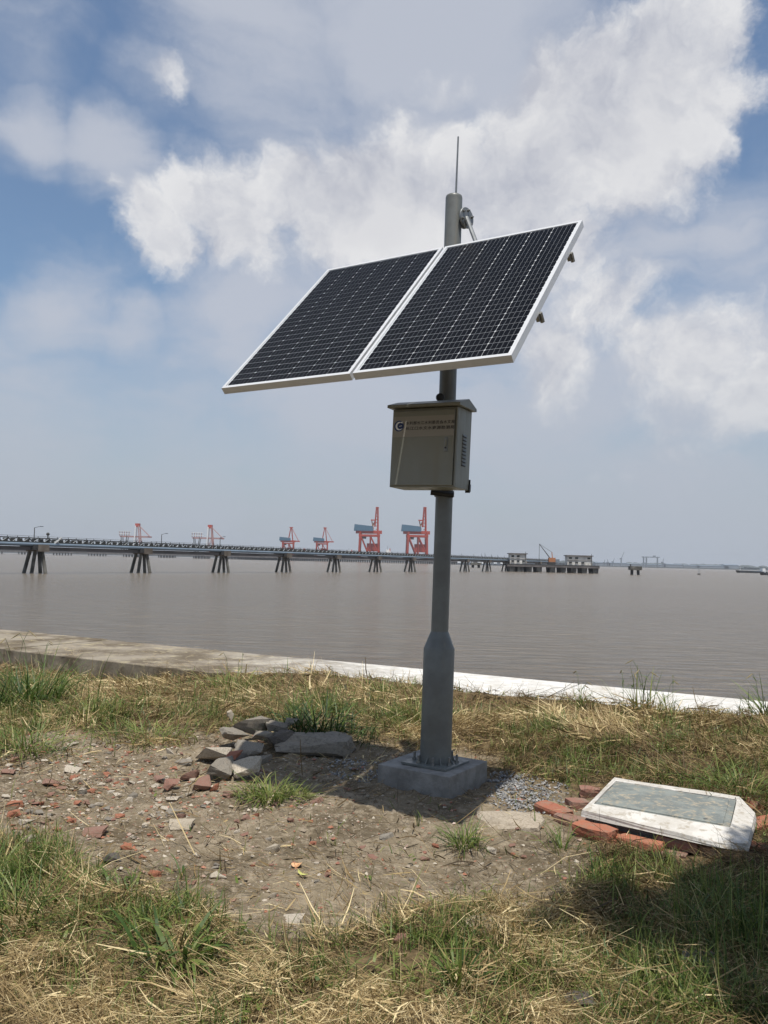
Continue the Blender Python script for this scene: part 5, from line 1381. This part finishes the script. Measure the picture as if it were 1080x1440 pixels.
tuft(900, 1425, 60, 130, 'bright grass tuft at the bottom edge left of the tile', .09, .0052, .7, .9, 1.15, group=TG)
tuft(1060, 1420, 90, 150, 'shaded grass clump in the bottom right corner', .11, .006, .45, .9, 1.15, group=TG)
tuft(1045, 1290, 60, 110, 'shaded tuft below the bricks at the right edge', .09, .0055, .4, 1, 1.1, group=TG)
tuft(1045, 1118, 62, 170, 'green grass clump behind the right corner of the cover', .13, .0065, .55, .9, 1.1, group=TG)
tuft(965, 1100, 44, 170, 'low green clump along the back of the cover', .15, .006, .6, 1, 1.05, group=TG)
tuft(820, 1085, 36, 120, 'olive clump behind the left end of the cover', .15, .006, .66, 1, 1.05, group=TG)
tuft(745, 985 + 75, 40, 60, 'thin green clump right of the plinth in the straw', .10, .0055, .62, .8, 1.15, group=TG)
tuft(590, 1010, 44, 100, 'green clump close behind the left side of the pole', .12, .0075, .6, .9, 1.1, group=TG)
tuft(545, 975, 34, 90, 'low green clump farther behind the pole on the left', .14, .008, .6, .9, 1.1, group=TG)
tuft(330, 968, 42, 120, 'green clump by the white scrap near the wall', .16, .009, .6, .9, 1.1, group=TG, heads=3)
tuft(130, 1010, 50, 150, 'green clump in the straw on the left', .18, .008, .6, 1, 1.1, group=TG)
tuft(215, 1040, 50, 170, 'green clump at the upper edge of the rubble field', .15, .0065, .6, 1.1, 1.05, group=TG)
tuft(30, 1055, 56, 170, 'green clump at the far left above the rubble', .16, .0065, .55, 1.1, 1.05, group=TG)
tuft(470, 960, 26, 8, 'thin weed with a bent tip standing against the river behind the wall edge', .03, .006, .5, .6, 1.3, group=TG, heads=1)
tuft(815, 1000, 44, 40, 'drooping-tipped weeds on the edge of the white wall, left of the tall ones', .07, .008, .5, .9, 1.25, group=TG, heads=3, leafn=1)
tuft(900, 1003, 60, 36, 'tall weeds with seed heads standing over the white wall', .09, .008, .5, .6, 1.35, group=TG, heads=5, leafn=3)
tuft(940, 1003, 46, 22, 'thinner weed just right of the tall ones over the white wall', .04, .007, .5, .6, 1.3, group=TG, heads=2, leafn=2)
tuft(1078, 1012, 64, 60, 'tall leafy weed at the right edge by the end of the white wall', .06, .010, .45, .8, 1.25, group=TG, heads=3, leafn=4)
tuft(1045, 1012, 30, 40, 'dark scrubby weed near the right end of the white wall', .06, .007, .2, .8, 1.1, group=TG)
tuft(62, 938, 34, 10, 'weed stem curling over the left part of the wall', .03, .007, .45, .6, 1.3, group=TG, heads=2)
tuft(170, 1238 + 20, 70, 26, 'dark arching blades over the soil at the left', .03, .009, .45, 1.4, 1.0, group=TG)
tuft(250, 1232, 46, 8, 'two long green blades crossing above the soil', .02, .009, .5, .9, .95, group=TG)
tuft(470, 1128 + 60, 20, 8, 'tiny green shoot in the open soil before the shade', .008, .004, .5, .4, 1.3, group=TG)

# a few long dry stalks lying loose
for i, (px0, py0, px1, py1, lb) in enumerate(((700, 1345, 860, 1270, 'long dry stalk leaning into the tree shade'), (90, 1260, 215, 1215, 'long dry stalk across the soil at the left'), (760, 1235, 830, 1230, 'pale stalk lying beside the cover bricks'),
        (560, 1225, 600, 1262, 'thin dry stalk with a pale head in the open soil'), (872, 1195, 905, 1165, 'pale straw leaning on the front bricks'), (60, 1345, 0, 1370, 'pale straw stem at the left foreground'), (440, 1290, 540, 1330, 'pale straw stem at the edge of the soil'))):
    a_ = G(px0, py0); b_ = G(px1, py1); a_.z += .02; b_.z += .05 + .03 * (i % 3); m_ = a_.lerp(b_, .5) + Vector((0, 0, .03))
    tag(obj('straw_stalk', MB().tube(a_, m_, .0022, .002, 5).tube(m_, b_, .002, .0015, 5), M['bagstraw'] if 'bagstraw' in M else M.setdefault('bagstraw', mat('stalk', (.55, .44, .25), .7))), lb, 'dry stalk', 'loose dry stalks')

# ================================================================== THE TREE WHOSE SHADE FALLS ON THE RIGHT
def up_sun(px, py, h):
    g_ = at_z(px, py, 0.02); return g_ + sun_dir * (h / sun_dir.z)
tt = thing('shade_tree', 'leafy broad tree beside the camera whose shade falls on the right foreground', 'tree', (3.6, 1.2, 0))
tb = Vector((3.6, 1.2, 0))
tw = MB(); knots = [Vector((0, 0, -.1)), Vector((-.05, 0, 1.2)), Vector((-.2, -.05, 2.4)), Vector((-.5, -.1, 3.6))]
for (a_, b_), (r0, r1) in zip(zip(knots[:-1], knots[1:]), ((.17, .14), (.14, .12), (.12, .09))): tw.tube(a_, b_, r0, r1, 12)
obj('trunk', tw, M['bark'], tt, smooth=True)
LV = []
targets = []
for px, py, rr in ((800, 1262, .07), (835, 1270, .12), (870, 1262, .10), (870, 1300, .16), (920, 1290, .17), (905, 1325, .12), (965, 1290, .18), (1010, 1280, .2), (990, 1330, .10), (1035, 1345, .17), (1060, 1250, .16), (1060, 1300, .24), (1020, 1235, .1), (985, 1250, .08),
                   (1100, 1290, .34), (1160, 1330, .4), (1110, 1220, .25), (1075, 1375, .16), (1040, 1398, .10), (1180, 1250, .4), (1150, 1420, .3), (1240, 1300, .5), (780, 1300, .04), (760, 1312, .05), (800, 1305, .05), (990, 1352, .07), (860, 1322, .07), (1085, 1430, .12), (740, 1325, .03)):
    targets.append((up_sun(px, py, rng.uniform(4.2, 5.6)), rr))
for i in range(26):
    targets.append((Vector((rng.uniform(2.6, 6.2), rng.uniform(-1.6, 2.6), rng.uniform(4.0, 6.6))), rng.uniform(.35, .6)))
targets = [(c_, r_) for c_, r_ in targets if (c_.z - CH) / max(c_.y, .1) > .735 or c_.y < .3 or abs(c_.x) > c_.y * .62 + r_]
top = tb + knots[-1]; lm_ = MB()
for i, (c_, r_) in enumerate(targets):
    q0 = tb + knots[2].lerp(knots[3], rng.random()); mid = q0.lerp(c_, .5) + Vector((0, 0, .25))
    if i % 2 == 0 or r_ > .3:
        lm_.tube(q0 - tb, mid - tb, .045, .028, 6); lm_.tube(mid - tb, c_ - tb, .028, .010, 6)
    else: lm_.tube(mid - tb, c_ - tb, .018, .008, 5)
    r_ = r_ * 1.3 if r_ < .3 else r_
    nl = int(260 * (r_ / .15) ** 2.0) if r_ < .3 else int(900 * (r_ / .3) ** 2)
    v = rng.normal(size=(nl, 3)); v /= np.linalg.norm(v, axis=1)[:, None]; v *= (rng.random(nl) ** .45)[:, None] * r_; v[:, 2] *= .8
    LV.append(v + np.array(c_ - tb))
tag(obj('limb', lm_, M['bark'], tt), kind='stuff')
P_ = np.vstack(LV); n_ = len(P_)
V, F_, T_ = blades(P_, rng.uniform(0, 6.28, n_), rng.normal(-.1, .5, n_), rng.uniform(.04, .075, n_), rng.uniform(.022, .04, n_), rng.uniform(0, .8, n_), np.clip(rng.normal(.4, .15, n_), 0, 1), 2, rng.uniform(-.7, .7, n_), .3)
tag(obj('crown', np_mesh('crown', V, F_, 4, {'tone': T_}), M['grass'], tt), kind='stuff')

# ================================================================== HAZE
def haze():
    m_ = bpy.data.materials.new('haze'); m_.use_nodes = True
    g = NG(m_.node_tree); g.n.remove(g.n['Principled BSDF'])
    v = g.new('ShaderNodeVolumePrincipled'); v.inputs['Color'].default_value = (.86, .90, .96, 1); v.inputs['Density'].default_value = HAZE
    v.inputs['Anisotropy'].default_value = .2
    g.l.new(v.outputs[0], g.n['Material Output'].inputs['Volume'])
    hx = 14600
    return tag(obj('haze', MB().box((0, 7000 - 200, (WATER_Z - 3.5 + 96) / 2), (2 * hx, 2 * 7600 + 400, 96 - WATER_Z + 3.5)), m_), kind='stuff')
HAZE = .00009
haze()
print('tris', sum(len(o.data.polygons) for o in bpy.data.objects if o.type == 'MESH'))
